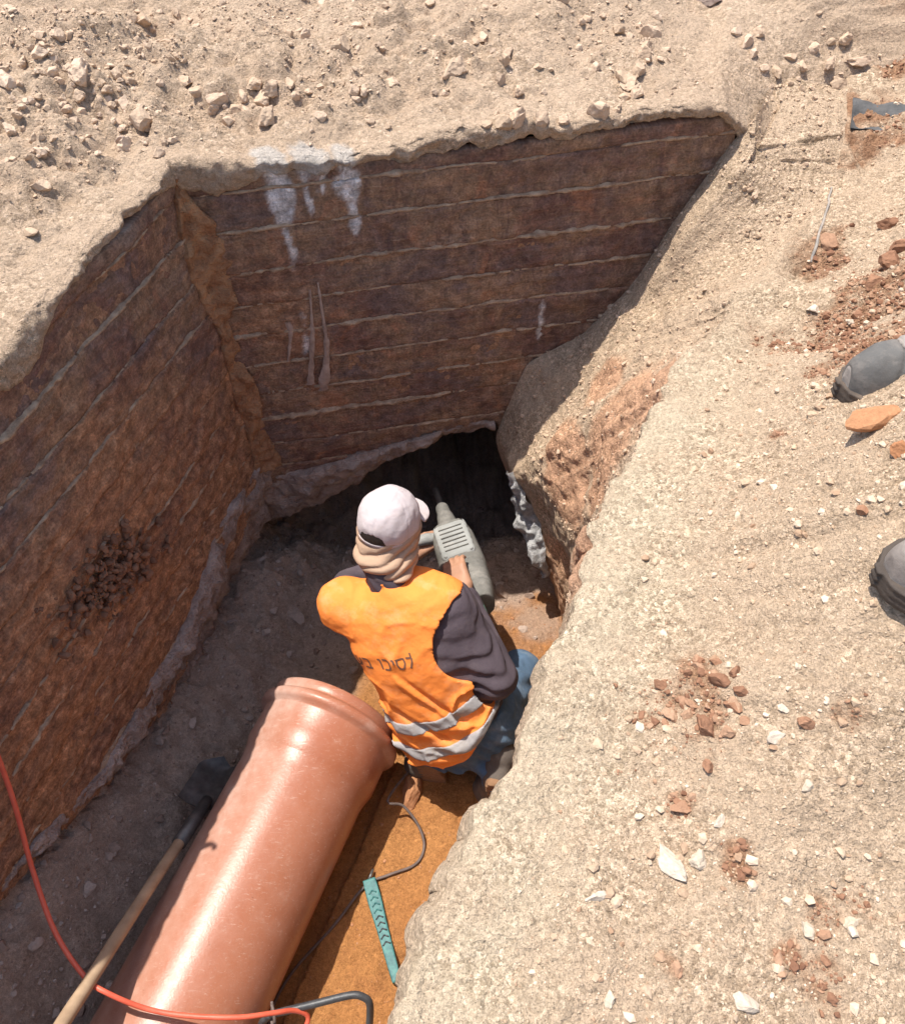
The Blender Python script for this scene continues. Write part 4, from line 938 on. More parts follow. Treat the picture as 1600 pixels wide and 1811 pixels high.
def hand(P, wr, hn, up_, curl):
    ax = nrm(hn - wr); sd_ = nrm(np.cross(ax, up_)); nn = np.cross(sd_, ax)                      # palm normal = -nn
    d = cone(P, wr, wr + ax * 0.03, .026, .03)
    d = smin(d, rbox(P, wr + ax * 0.065, (.04, .045, .015), .013, np.stack([sd_, ax, nn], 1)), 0.02)
    for k, (o_, l_) in enumerate([(-.03, .062), (-.01, .074), (.011, .07), (.031, .055)]):
        p0 = wr + ax * 0.1 + sd_ * o_; p1 = p0 + (ax * math.cos(curl * .5) - nn * math.sin(curl * .5)) * l_ * .5
        p2 = p1 + (ax * math.cos(curl * 1.3) - nn * math.sin(curl * 1.3)) * l_ * .33; p3 = p2 + (ax * math.cos(curl * 1.9) - nn * math.sin(curl * 1.9)) * l_ * .27
        fg = np.minimum(np.minimum(cone(P, p0, p1, .0095, .009), cone(P, p1, p2, .009, .0082)), cone(P, p2, p3, .0082, .007)); d = smin(d, fg, 0.006)
    t0 = wr + ax * 0.035 - sd_ * 0.03; t1 = t0 + (ax * .6 - sd_ * .7 - nn * .3) * 0.045; t2 = t1 + (ax * .85 - sd_ * .1 - nn * .5) * 0.034
    d = smin(d, np.minimum(cone(P, t0, t1, .014, .0105), cone(P, t1, t2, .0105, .0085)), 0.008)
    return d
def body(P):
    d = torso(P); d = smin(d, cone(P, LSH, RSH, .062, .062), .05); d = smin(d, cone(P, C7 + sp * -.02, hl(0, -.02, -.05), .06, .055), .03)
    d = smin(d, head(P), .02)
    for sh, el, wr, hn, upv, cu in ((RSH, REL, RWR, RHN, A_(-.5, -.2, 1), .75), (LSH, LEL, LWR, LHN, A_(0, 0, 1), .8)):
        d = smin(d, smin(cone(P, sh, el, .052, .042), cone(P, el, wr, .042, .028), .02), .03); d = smin(d, hand(P, wr, hn, upv, cu), .015)
    for hp, kn, an in ((RHP, RKN, RAN), (LHP, LKN, LAN)):
        d = smin(d, smin(cone(P, hp, kn, .085, .055), cone(P, kn, an, .055, .038), .02), .04)
        d = smin(d, cone(P, an + A_(0, .02, 0), an + A_(-.02, .01, -.11), .034, .03), .02)
    return d
person = empty('person', A_(-0.03, 1.3, -1.4))
tag(person, 'person in orange vest and pale cap kneeling at the hole, gripping a power tool', 'person')
lo, hi = bounds(PV, HD, LSH, RSH, REL, LEL, RKN, LKN, RAN, LHN, pad=0.17)
sdf_obj('body', body, lo, hi, 0.006, M_skin, person, 1)

def wrinkle(P, dirn, lam, amp, seed, warp=0.35, sc=0.12):
    ph = (P @ np.asarray(nrm(dirn), np.float32)) / lam + warp * fbm(P, sc, 2, seed) * 2
    return amp * np.sin(2 * np.pi * ph)
# ---- shirt: sleeves, collar and the body under the vest
def shirt(P):
    d = torso(P, 0.006); d = smin(d, cone(P, LSH, RSH, .066, .066), .05)
    arm = smin(cone(P, RSH + A_(-0.012, 0, -0.01), REL, .082, .064), cone(P, REL, RWR - nrm(RWR - REL) * .01, .064, .043), .012)
    d = smin(d, arm, .03)
    arm = smin(cone(P, LSH, LEL, .06, .052), cone(P, LEL, LWR, .052, .038), .02); d = smin(d, arm, .03)
    d = smin(d, cone(P, C7 + sp * .0, C7 + sp * .05 + A_(0.0, .03, .02), .06, .066), .015)
    near = 1.6 * np.exp(-(ln(P - (REL + A_(-.03, .03, .03)).astype(np.float32)) / .08) ** 2)
    d = d + wrinkle(P, A_(0.2, -0.4, 1), .03, .0042, 600) * (0.35 + near) + fbm(P, .05, 2, 601) * .003
    return d
lo, hi = bounds(PV, C7, LSH, RSH, REL, LEL, RWR, LWR, pad=0.12)
sdf_obj('shirt', shirt, lo, hi, 0.005, M_shirt, person, 1)
tag(person.children[-1], 'dark purple-grey long-sleeved shirt')

# ---- vest
def vest_core(P):
    q = loc(P); a, b, c = q[..., 0], q[..., 1], q[..., 2]
    bt = [-0.17, -0.10, -0.02, 0.08, 0.18, 0.28, 0.37, 0.43, 0.47, 0.50, 0.55]
    w_ = np.interp(b, bt, [.185, .198, .195, .18, .168, .175, .19, .185, .165, .13, .01])
    d_ = np.interp(b, bt, [.14, .142, .142, .135, .128, .13, .125, .115, .105, .095, .07])
    c0 = np.interp(b, bt, [-.03, -.02, 0, .012, .02, .018, .008, 0, -.005, -.01, -.015])
    k = (np.abs(a / w_) ** 2.4 + np.abs((c - c0) / d_) ** 2.4) ** (1 / 2.4)
    d = (k - 1) * np.minimum(w_, d_) * 0.9
    d = smin(d, cone(P, LSH, LSH + (LEL - LSH) * .33, .0735, .068), .04)
    d = smin(d, cone(P, LSH + A_(.02, 0, .0), RSH, .074, .074), .04)
    # drape folds
    lowm = sstep(0.2, -0.05, b)
    fo = 0.008 * np.sin(2 * np.pi * ((a * 0.75 + b * 1.0) / .115 + .5 * fbm(P, .15, 2, 610))) * sstep(.30, .05, b) * np.clip(.6 + .8 * vnoise(P, .12, 615), 0, 1)
    fo = fo + 0.005 * np.sin(2 * np.pi * ((b * 1.0 - a * a * 1.6) / .058 + .5 * fbm(P, .12, 2, 611))) * lowm
    for (a0, b0, a1, b1, wd, am) in [(-.04, .31, .10, .06, .009, -.012), (-.055, .315, .085, .065, .012, .008), (-.12, .2, .03, .02, .009, -.009), (.02, .42, -.05, .33, .012, .005), (-.105, .21, .045, .03, .012, .006), (0.06, .0, .16, .08, .012, .008)]:
        s_ = np.clip(((a - a0) * (a1 - a0) + (b - b0) * (b1 - b0)) / ((a1 - a0) ** 2 + (b1 - b0) ** 2), 0, 1)
        dd = np.hypot(a - a0 - s_ * (a1 - a0), b - b0 - s_ * (b1 - b0)); fo = fo + am * np.exp(-(dd / wd) ** 2) * np.sin(np.pi * np.clip(s_, .02, .98)) ** .5
    rd = 1 - np.abs(vnoise(P + .02 * vnoise(P, .07, 616)[..., None], (.09, .12, .10), 617)); fo = fo + .007 * rd ** 5 * sstep(.26, .18, b) + .004 * rd ** 5 + fbm(P, .05, 3, 612) * .004
    return d - fo * (c > -0.05)
def armholes(P):
    h1 = np.minimum(ell(P, RSH + Lx * .055 - sp * .08 + Nb * .03, (.135, .135, .17), TF), cone(P, RSH + A_(.02, 0, 0.0), REL, .07, .088))
    return h1
def vest(P):
    q = loc(P); a, b = q[..., 0], q[..., 1]
    d = vest_core(P)
    d = np.maximum(d, -armholes(P))
    d = np.maximum(d, -(b + 0.078 + .012 * vnoise(P, .1, 613) - .15 * sstep(0.0, 0.2, a)))
    d = np.maximum(d, -ell(P, C7 + sp * .075 - Nb * .02, (.08, .045, .085), TF)); d = np.maximum(d, b - .56)
    return d
lo, hi = bounds(PV - sp * .16, C7, LSH, RSH, pad=0.2)
vest_o = sdf_obj('vest', vest, lo, hi, 0.0045, M_vest, person, 1)
tag(vest_o, 'orange high-visibility vest with two grey reflective bands')
def strip_fn(bc, slope, hw):
    def f_(P):
        q = loc(P); a, b = q[..., 0], q[..., 1]
        band = np.abs(b - (bc + slope(a)) + .006 * vnoise(P, .1, 620)) - hw
        return np.maximum(np.maximum(vest(P) - 0.0035, band), -armholes(P))
    return f_
for bc, sl_ in ((0.108, lambda a: .50 * np.clip(a, 0.02, 1) ** 1.5), (-0.004, lambda a: .85 * np.clip(a, 0.02, 1) ** 1.5)):
    o = sdf_obj('reflective_band', strip_fn(bc, sl_, 0.022), lo, hi, 0.0045, M_strip, vest_o, 1)
    o.matrix_parent_inverse = Matrix.Translation(-Vector(person.location)); o.parent = vest_o
    o.matrix_parent_inverse = Matrix.Identity(4)
# lettering printed across the back (Hebrew, read right to left)
me = vest_o.data; dgv = [v.co[:] for v in me.vertices]; bvh = BVHTree.FromPolygons(dgv, [p.vertices[:] for p in me.polygons])
glyph = {'lamed': ([(.5, 1.45), (.5, 1.0), (.0, 1.0)], [(0, 1.0), (.55, .98), (.5, .6), (.2, 0)]), 'samekh': ([(.0, 1), (.75, 1), (.8, .55), (.62, .12), (.4, 0), (.18, .12), (.05, .55), (.12, 1)],),
         'yod': ([(.05, 1), (.25, 1), (.27, .6)],), 'kaf': ([(.0, 1), (.45, 1), (.65, .8), (.65, .2), (.45, 0), (0, 0)],), 'vav': ([(.0, 1), (.25, 1), (.28, 0)],),
         'bet': ([(.0, 1), (.5, 1), (.62, .8), (.62, 0)], [(0, 0), (.8, 0)]), 'ayin': ([(.1, 1), (.3, .35), (.6, .1)], [(.65, 1), (.62, .4), (.35, .05), (.0, -.1)])}
wdt = {'lamed': .6, 'samekh': .85, 'yod': .32, 'kaf': .72, 'vav': .34, 'bet': .85, 'ayin': .75, ' ': .45}
hgt_ = 0.031; cur = 0.026
LV, LF = [], []
def putpt(a, b):
    org = PV + Lx * a + sp * b + Nb * 0.5
    h_ = bvh.ray_cast(Vector(org), Vector(-Nb)); 
    return None if h_[0] is None else np.array(h_[0]) + np.array(h_[1]) * 0.0014
for gl in ['lamed', 'samekh', 'yod', 'kaf', 'vav', ' ', 'bet', 'ayin']:
    cur -= (wdt[gl]) * hgt_
    if gl != ' ':
        for st in glyph[gl]:
            ss = resample(np.array(st) * hgt_, step=0.003, smooth=False)
            tn = np.gradient(ss, axis=0); tn /= np.linalg.norm(tn, axis=1, keepdims=True) + 1e-9; nv_ = np.stack([-tn[:, 1], tn[:, 0]], 1) * 0.0026
            prev = None
            for p, n_ in zip(ss, nv_):
                sh = lambda q: putpt(cur + q[0], 0.325 + q[1] - 0.10 * (cur + q[0]))
                A1, A2 = sh(p + n_), sh(p - n_)
                if A1 is None or A2 is None: prev = None; continue
                LV += [A1, A2]; i = len(LV)
                if prev is not None: LF.append((prev - 2, prev - 1, i - 1, i - 2))
                prev = i
    cur -= 0.16 * hgt_
o = mesh('printed_lettering', np.array(LV), LF, M_ink); o.parent = vest_o

# ---- jeans
def jeans(P):
    q = loc(P); d = np.maximum(torso(P, 0.012), q[..., 1] - 0.02)
    for hp, kn, an in ((RHP, RKN, RAN), (LHP, LKN, LAN)):
        d = smin(d, smin(cone(P, hp, kn, .10, .07), cone(P, kn, an, .07, .056), .02), .04)
    return d + wrinkle(P, A_(0.5, 0.6, .6), .045, .004, 630) + fbm(P, .06, 2, 631) * .004
lo, hi = bounds(PV, RHP, LHP, RKN, LKN, RAN, LAN, pad=0.15)
sdf_obj('jeans', jeans, lo, hi, 0.006, M_jean, person, 1); tag(person.children[-1], 'blue denim jeans')
# ---- shoes: toes on the ground, soles facing back
for an, nm in ((RAN, 'right'), (LAN, 'left')):
    so_ = empty('shoe', an)
    so_.parent = person; so_.matrix_parent_inverse = Matrix.Translation(-Vector(person.location))
    heel = an + A_(-.004, -.045, .012); ball = an + A_(-.03, -.03, -.145); toe = an + A_(-.03, .035, -.165)
    sd2 = nrm(A_(.97, -.2, .1)); fl = nrm(ball - heel); bk = nrm(np.cross(fl, sd2)); bk = bk if bk[1] < 0 else -bk
    FR = np.stack([sd2, fl, bk], 1)
    def upper(P): 
        d = smins(.03, cone(P, heel + A_(0, .03, .0), ball + A_(0, .035, .01), .044, .045), cone(P, ball + A_(0, .04, .015), toe + A_(0, .02, .015), .045, .036), cone(P, an + A_(0, .01, 0), an + A_(.01, .04, .05), .045, .05))
        return d + fbm(P, .03, 2, 640) * .004
    def sole(P):
        q = (P - heel.astype(np.float32)) @ FR.astype(np.float32)
        w_ = np.interp(q[..., 1], [-.03, .03, .08, .15, .2], [.036, .04, .036, .046, .04])
        L_ = np.linalg.norm(ball - heel)
        d = np.maximum(np.hypot(q[..., 0], np.where(q[..., 1] < 0, q[..., 1], np.maximum(q[..., 1] - L_, 0))) - w_, np.abs(q[..., 2] - .002) - .013)
        tread = 0.005 * (np.sin(q[..., 1] * 2 * np.pi / .02) > 0.2)
        return d + tread * (q[..., 2] > .008)
    lo, hi = bounds(an, heel, ball, toe, pad=0.08)
    u_o = sdf_obj('upper', upper, lo, hi, 0.005, M_shoe, so_, 1); s_o = sdf_obj('sole', sole, lo, hi, 0.004, M_sole, so_, 1)
    for x in (u_o, s_o): x.matrix_parent_inverse = Matrix.Translation(-Vector(an))
# ---- cap and neck cloth
def crown(P):
    d = ell(P, hl(0, -.004, .034), (.088, .104, .094), HF)
    q = (P - HD.astype(np.float32)) @ HF.astype(np.float32)
    d = np.maximum(d, -(q[..., 2] - .000 + .05 * np.clip(q[..., 1], -.1, .0)))
    d = np.maximum(d, -ell(P, hl(-.004, -.118, -.002), (.038, .06, .038), HF))
    seam = np.abs(np.sin(np.arctan2(q[..., 0], q[..., 1]) * 3))
    return d + .0022 * np.exp(-(seam / .06) ** 2) + fbm(P, .035, 3, 650) * .0035
capo = sdf_obj('cap', crown, HD - .15, HD + .17, 0.0035, M_cap, person, 1); tag(capo, 'pale pinkish-white cap with an arched opening at the back')
def brim(P):
    q = (P - HD.astype(np.float32)) @ HF.astype(np.float32); x, y, z_ = q[..., 0], q[..., 1], q[..., 2]
    dis = np.hypot(x / .085, (y - .07) / .115) - 1
    return np.maximum(np.maximum(dis * .085, np.abs(z_ - .018 + 2.6 * x * x + .25 * (y - .1)) - .004), -(y - .06))
bo = sdf_obj('brim', brim, HD - .2, HD + .26, 0.0035, M_cap, person, 1); bo.parent = capo; bo.matrix_parent_inverse = Matrix.Identity(4)
def strap(P):
    q = (P - HD.astype(np.float32)) @ HF.astype(np.float32)
    return np.maximum(ell(P, hl(0, -.004, .03), (.0895, .1055, .096), HF), np.maximum(np.abs(q[..., 2] + .006 - .05 * np.clip(q[..., 1], -.1, 0) * -1) - .007, q[..., 1]))
st_ = sdf_obj('strap', strap, HD - .15, HD + .15, 0.0035, M_cap, person, 1); st_.parent = capo; st_.matrix_parent_inverse = Matrix.Identity(4)
def scarf(P):
    q = (P - HD.astype(np.float32)) @ HF.astype(np.float32); x, y, z_ = q[..., 0], q[..., 1], q[..., 2]
    d = smin(ell(P, hl(0, .0, -.005), (.092, .104, .086), HF), ell(P, hl(.006, -.03, -.07), (.094, .096, .05), HF), .03)
    d = smin(d, ell(P, hl(.05, -.07, -.10), (.06, .04, .016), HF), .02)
    ph = (z_ * 1.0 - .45 * x - 2.2 * x * x) / .032 + .6 * fbm(P, .09, 2, 660)
    fold = .0075 * (1 - np.abs(np.sin(np.pi * ph))) ** 1.5
    d = d + fold * (y < .06) + fbm(P, .04, 2, 661) * .003
    d = np.maximum(d, z_ - .035); return np.maximum(d, -ell(P, hl(0, .11, -.01), (.06, .06, .1), HF))
sdf_obj('neck_cloth', scarf, HD - .22, HD + .17, 0.0035, M_scarf, person, 1); tag(person.children[-1], 'folded tan cloth hanging from the cap over the neck')
sdf_obj('hair', lambda P: np.maximum(ell(P, hl(0, -.008, .028), (.083, .1, .088), HF), ((P - HD.astype(np.float32)) @ HF.astype(np.float32))[..., 1] - .05), HD - .15, HD + .15, .006, M_hair, person, 1)

# ================================================================== demolition hammer
TR = A_(0.062, 1.50, -0.86); TFp = A_(-0.035, 1.99, -0.92)
tf = nrm(TFp - TR); tr_ = nrm(np.cross(tf, A_(-0.15, 0, 1))); tu = np.cross(tr_, tf); TM = np.stack([tr_, tf, tu], 1)
def tl(x, y, z_): return TR + tr_ * x + tf * y + tu * z_
tool = empty('demolition_hammer', tl(0, .25, -.07)); tag(tool, 'dusty grey-green electric demolition hammer held by the kneeling worker', 'power tool')
M_tool = fabric('dusty_tool_housing', (0.15, 0.145, 0.13), 0.3, 0.7, dirt=(0.36, 0.33, 0.295))
M_tool2 = fabric('pale_dusty_tool_cover', (0.27, 0.275, 0.26), 0.25, 0.65, dirt=(0.44, 0.42, 0.385))
M_green = fabric('green_tool_plastic', (0.10, 0.21, 0.16), 0.25, 0.55, dirt=(0.3, 0.31, 0.27))
M_steel = plainmat('dull_steel', (0.09, 0.085, 0.08), (0.17, 0.16, 0.15), 40, 0.5, 0.0006, 0.5, Metallic=0.6)
M_black = plainmat('black_painted_metal', (0.03, 0.032, 0.035), (0.07, 0.072, 0.075), 40, 0.45, 0.0005, 0.5)
lo, hi = bounds(tl(0, -.12, 0), tl(0, .56, 0), pad=.12)
def housing(P):
    q = (P - TR.astype(np.float32)) @ TM.astype(np.float32); x, y, z_ = q[..., 0], q[..., 1], q[..., 2]
    w_ = np.interp(y, [0, .08, .2, .32, .4], [.05, .07, .077, .072, .055]); hh = np.interp(y, [0, .08, .2, .32, .4], [.05, .065, .07, .065, .05])
    k = (np.abs(x / w_) ** 3 + np.abs(z_ / hh) ** 3) ** (1 / 3.)
    d = np.maximum((k - 1) * .045, np.maximum(y - .385, .02 - y))
    return d + .002 * (np.sin(y * 2 * np.pi / .018) > 0.3) * (y < .17) * (y > .06)
sdf_obj('housing', housing, lo, hi, .004, M_tool, tool, 1)
sdf_obj('gear_housing', lambda P: np.minimum(cone(P, tl(0, .37, -.005), tl(0, .46, -.005), .042, .030), cone(P, tl(0, .46, -.005), tl(0, .51, -.005), .026, .024)), lo, hi, .004, M_tool, tool, 1)
sdf_obj('cover_panel', lambda P: rbox(P, tl(0, .275, .052), (.058, .08, .022), .012, TM) + .0015 * (np.sin(((P - TR.astype(np.float32)) @ TM.astype(np.float32))[..., 1] * 2 * np.pi / .028) > .4), lo, hi, .0035, M_tool2, tool, 1)
rings = [tl(.0, .03, .04), tl(.005, -.05, .045), tl(.008, -.09, .0), tl(.01, -.08, -.06), tl(.005, -.01, -.07), tl(0, .03, -.03)]
V, f = tube(resample(rings, step=.012), .017, 12); child_of(mesh('rear_handle', V, f, M_green), tool)
V, f = tube(resample([tl(-.045, .36, .01), tl(-.075, .36, .02), tl(-.11, .355, .03), tl(-.15, .35, .03)], step=.01), [.02, .02, .019, .021, .022, .021, .019, .018, .02, .022, .02][:len(resample([tl(-.045, .36, .01), tl(-.075, .36, .02), tl(-.11, .355, .03), tl(-.15, .35, .03)], step=.01))], 12); child_of(mesh('side_handle', V, f, M_tool2), tool)
V, f = tube([tl(0, .50, -.005), tl(0, .52, -.005), tl(0, .57, -.006), tl(0, .62, -.007)], [.014, .013, .012, .012], 10); child_of(mesh('chisel', V, f, M_steel), tool)
for x_ in (.052,):
    for k in range(5):
        o = child_of(mesh('vent_rib', *[np.array([tl(x_ + dx * .004, .1 + k * .022 + dy * .005, dz * .03) for dx in (-1, 1) for dy in (-1, 1) for dz in (-1, 1)]), [(0, 1, 3, 2), (4, 6, 7, 5), (0, 4, 5, 1), (2, 3, 7, 6), (0, 2, 6, 4), (1, 5, 7, 3)]], M_black), tool)

for k in range(6):
    V, f = tube([tl(-.04, .225 + k * .02, .0755), tl(.04, .225 + k * .02, .0755)], .0022, 6); child_of(mesh('cover_slot', V, f, M_tool), tool)
for sx in (-1, 1):
    for sy in (.205, .345):
        V, f = lathe([(0, .0005), (.0, .006), (.003, .0055), (.003, .0005)], tl(sx * .044, sy, .069), tu, 10); child_of(mesh('screw', V, f, M_steel), tool)
# power cord from the hammer, lying on the floor
def fl_pt(px, py, dz=0.006): p = surf('floor', px, py).copy(); p[2] += dz; return p
cordpts = [tl(0, -.08, -.04), A_(.07, 1.40, -1.0), A_(.0, 1.36, -1.36), A_(-.15, 1.28, -1.375), fl_pt(690, 1428, .08), fl_pt(715, 1440, .06), fl_pt(742, 1468, .03), fl_pt(752, 1500, .008), fl_pt(735, 1532), fl_pt(690, 1550), fl_pt(645, 1572, .01), fl_pt(590, 1635), fl_pt(520, 1720), fl_pt(487, 1785, .015), fl_pt(470, 1850, .02)]
V, f = tube(resample(cordpts, step=.012), .0045, 8); M_cord = plainmat('dusty_grey_rubber', (0.10, 0.075, 0.065), (0.17, 0.13, 0.115), 30, .75)
tag(mesh('power_cord', V, f, M_cord), 'thin dusty grey cord looping over the orange sand', 'cord')

# ================================================================== shovel, cable, reel, teal tool
def P_(px, py, z_): return onz(px, py, z_)
sh = empty('shovel', P_(345, 1390, -1.3)); tag(sh, 'shovel with worn wooden handle leaning along the left of the pipe', 'shovel')
mw = NM('worn_wood'); nn1 = mw.noise(25, 6, .6, stretch=(1, 1, .15)); cw = mw.ramp(nn1, [(.3, (.30, .20, .125)), (.7, (.44, .31, .2))]); M_wood = mw.fin(cw, .75, mw.bump(nn1, .0015), .3)
a0, a1 = P_(352, 1438, -1.13), P_(110, 1811, -.80); dsh = nrm(a1 - a0)
hp_ = resample([a0 + dsh * .06, a0 * .55 + a1 * .45 + A_(0, 0, .006), a1, a1 + dsh * .55], step=.03)
V, f = tube(hp_, .0165 + .0012 * fbm(hp_, .15, 2, 5), 14); child_of(mesh('handle', V, f, M_wood), sh)
V, f = tube([a0 - dsh * .06, a0 + dsh * .02, a0 + dsh * .13], [.017, .021, .0215], 14); child_of(mesh('socket', V, f, M_steel), sh)
bc_ = P_(345, 1378, -1.25); bu = -dsh; bs = nrm(np.cross(bu, A_(0, 0, 1))); bn = np.cross(bs, bu)
uu, vv = np.meshgrid(np.linspace(-1, 1, 22), np.linspace(0, 1, 24), indexing='ij')
wb_ = .088 * np.clip(1.0 - .35 * (vv > .72) * ((vv - .72) / .28) ** 2 * 2.0, .02, 1)
bp = (a0 - dsh * .045) + bs * (uu * wb_)[..., None] + bu * (vv * .2)[..., None] + bn * ((uu ** 2 - .5) * .035 + .01 * fbm(np.stack([uu, vv, 0 * uu], -1), .4, 2, 7))[..., None]
nb2 = grid_normals(bp)
top_ = bp.reshape(-1, 3); bot_ = (bp - nb2 * .003).reshape(-1, 3); ff = grid_faces(22, 24)
child_of(mesh('blade', np.vstack([top_, bot_]), np.vstack([ff, ff[:, ::-1] + len(top_)]), M_steel), sh)

M_rc = plainmat('orange_red_cable', (0.62, 0.10, 0.055), (0.70, 0.14, 0.08), 30, .45, .0003, .4)
WL = lambda x, y, pr: onplane(x, y, CORNER + nL * pr, nL)
c0_ = WL(-180, 900, .05); c1_ = c0_.copy(); c1_[2] = .30; c2_ = c1_ - nL * .10 + A_(0, 0, .06); c3_ = c2_ - nL * .5 + dL * .2 + A_(0, 0, .06)
rp = [c3_, c2_, c1_, c0_, WL(-90, 1120, .04), WL(-5, 1335, .045), WL(28, 1430, .07), WL(58, 1540, .11), P_(98, 1650, -.83), P_(150, 1728, -.86), P_(190, 1757, -.87), P_(260, 1785, -.925), P_(330, 1797, -.945), P_(420, 1800, -.96), P_(485, 1792, -1.0), P_(520, 1788, -1.04), P_(545, 1800, -1.08), P_(530, 1840, -1.1)]
V, f = tube(resample(rp, step=.012), .0062, 10); tag(mesh('extension_cable', V, f, M_rc), 'orange-red extension cable hanging down the left and across the pipe', 'cable')

M_teal = NM('teal_painted_handle'); t1 = M_teal.noise(60, 5, .6); M_teal = M_teal.fin(M_teal.ramp(t1, [(.35, (.03, .11, .115)), (.65, (.06, .2, .185))]), .55, M_teal.bump(t1, .0015), .4)
ta, tb = fl_pt(655, 1562, .02), fl_pt(703, 1740, .02); td = nrm(tb - ta); tw = nrm(np.cross(td, A_(0, 0, 1))); tn_ = np.cross(tw, td)
bar = empty('teal_hand_tool', (ta + tb) / 2 + A_(0, 0, -.02)); tag(bar, 'teal grooved handle of a hand tool lying on the orange sand', 'hand tool')
Lb = np.linalg.norm(tb - ta)
TB = np.stack([tw, td, tn_], 1)
def barf(P):
    q = (P - ta.astype(np.float32)) @ TB.astype(np.float32); x, y, z_ = q[..., 0], q[..., 1], q[..., 2]
    w_ = np.interp(y, [0, .06, .15, Lb], [.018, .02, .0155, .012])
    return np.maximum(np.maximum(np.abs(x) - w_, np.abs(z_) - .011), np.maximum(-y, y - Lb)) - .002
sdf_obj('grip', barf, *bounds(ta, tb, pad=.04), .003, M_teal, bar, 1)
for k in range(9):
    y0 = .035 + k * .019; 
    for s in (-1, 1):
        q0, q1 = ta + td * y0 + tn_ * .0135, ta + td * (y0 + .009) + tw * s * .012 + tn_ * .0135
        V, f = tube([q0, q1], .0022, 6); child_of(mesh('grip_groove', V, f, M_black if k > 3 else M_teal), bar)
V, f = tube([ta - td * .002, ta - td * .03 - tw * .02 + A_(0, 0, -.006)], [.006, .004], 8); child_of(mesh('shank', V, f, M_steel), bar)

reel = empty('cable_reel', P_(575, 1850, -1.38)); tag(reel, 'cable reel with bent black tube frame and grey disc at the bottom edge', 'cable reel')
fr = [P_(478, 1795, -1.06), P_(560, 1775, -1.05), P_(618, 1761, -1.05), P_(640, 1763, -1.055), P_(654, 1778, -1.08), P_(652, 1830, -1.2), P_(650, 1870, -1.36)]
V, f = tube(resample(fr, step=.008), .0095, 12); child_of(mesh('frame', V, f, M_black), reel)
fr2 = [P_(478, 1795, -1.06), P_(462, 1815, -1.12), P_(470, 1860, -1.36)]
V, f = tube(resample(fr2, step=.008), .0095, 12); child_of(mesh('frame', V, f, M_black), reel)
ccn = P_(575, 1862, -1.20)
V, f = lathe([(-.002, .003), (-.002, .10), (.002, .104), (.006, .10), (.006, .003)], ccn, nrm(A_(.1, .75, .6)), 48); child_of(mesh('disc', V, f, plainmat('grey_plastic', (.3, .3, .3), (.4, .4, .39), 30, .5)), reel)
V, f = lathe([(-.09, .003), (-.09, .10), (-.094, .104), (-.098, .10), (-.098, .003)], ccn, nrm(A_(.1, .75, .6)), 48); child_of(mesh('disc', V, f, plainmat('dark_grey_plastic', (.1, .1, .1), (.16, .16, .16), 30, .5)), reel)
V, f = lathe([(-.088, .03), (-.088, .075)] + [(-.088 + k * .006, .078 + .003 * (k % 2)) for k in range(15)] + [(-.003, .03)], ccn, nrm(A_(.1, .75, .6)), 48); child_of(mesh('wound_cable', V, f, M_rc), reel)
V, f = tube(resample([fr[0] + A_(.004, .02, .012), fr[0] + A_(.012, .0, .014), fr[0] + A_(.012, -.02, 0), fr[0] + A_(.004, -.02, -.014), fr[0] + A_(.0, 0.0, -.016), fr[0] + A_(.002, .02, -.008), fr[0] + A_(.004, .024, .012)], step=.006), .004, 8); child_of(mesh('tie', V, f, M_cord), reel)

# ================================================================== bystander in boots at the right edge
by = empty('person', A_(1.2, 1.2, .12)); tag(by, 'person in grey trousers standing at the right edge, only dusty boots in view', 'person')
M_b1 = fabric('dark_blue_grey_boot_rubber', (0.12, 0.115, 0.108), 0.3, 0.7, dirt=(0.3, 0.26, 0.225))
M_b2 = fabric('dusty_grey_boot_leather', (0.27, 0.24, 0.215), 0.12, 0.8, dirt=(0.36, 0.31, 0.27))
M_b2u = fabric('dusty_brown_grey_boot', (0.25, 0.215, 0.19), 0.12, 0.8, dirt=(0.33, 0.28, 0.24))
M_bs = fabric('boot_sole_rubber', (0.075, 0.06, 0.05), 0.2, 0.8, dirt=(0.2, 0.15, 0.11))
M_tr = fabric('grey_work_trousers', (0.10, 0.10, 0.11), 0.15, 0.85, dirt=(0.2, 0.17, 0.14))
M_jk = fabric('dark_jacket', (0.05, 0.06, 0.08), 0.15, 0.85)
ank = []
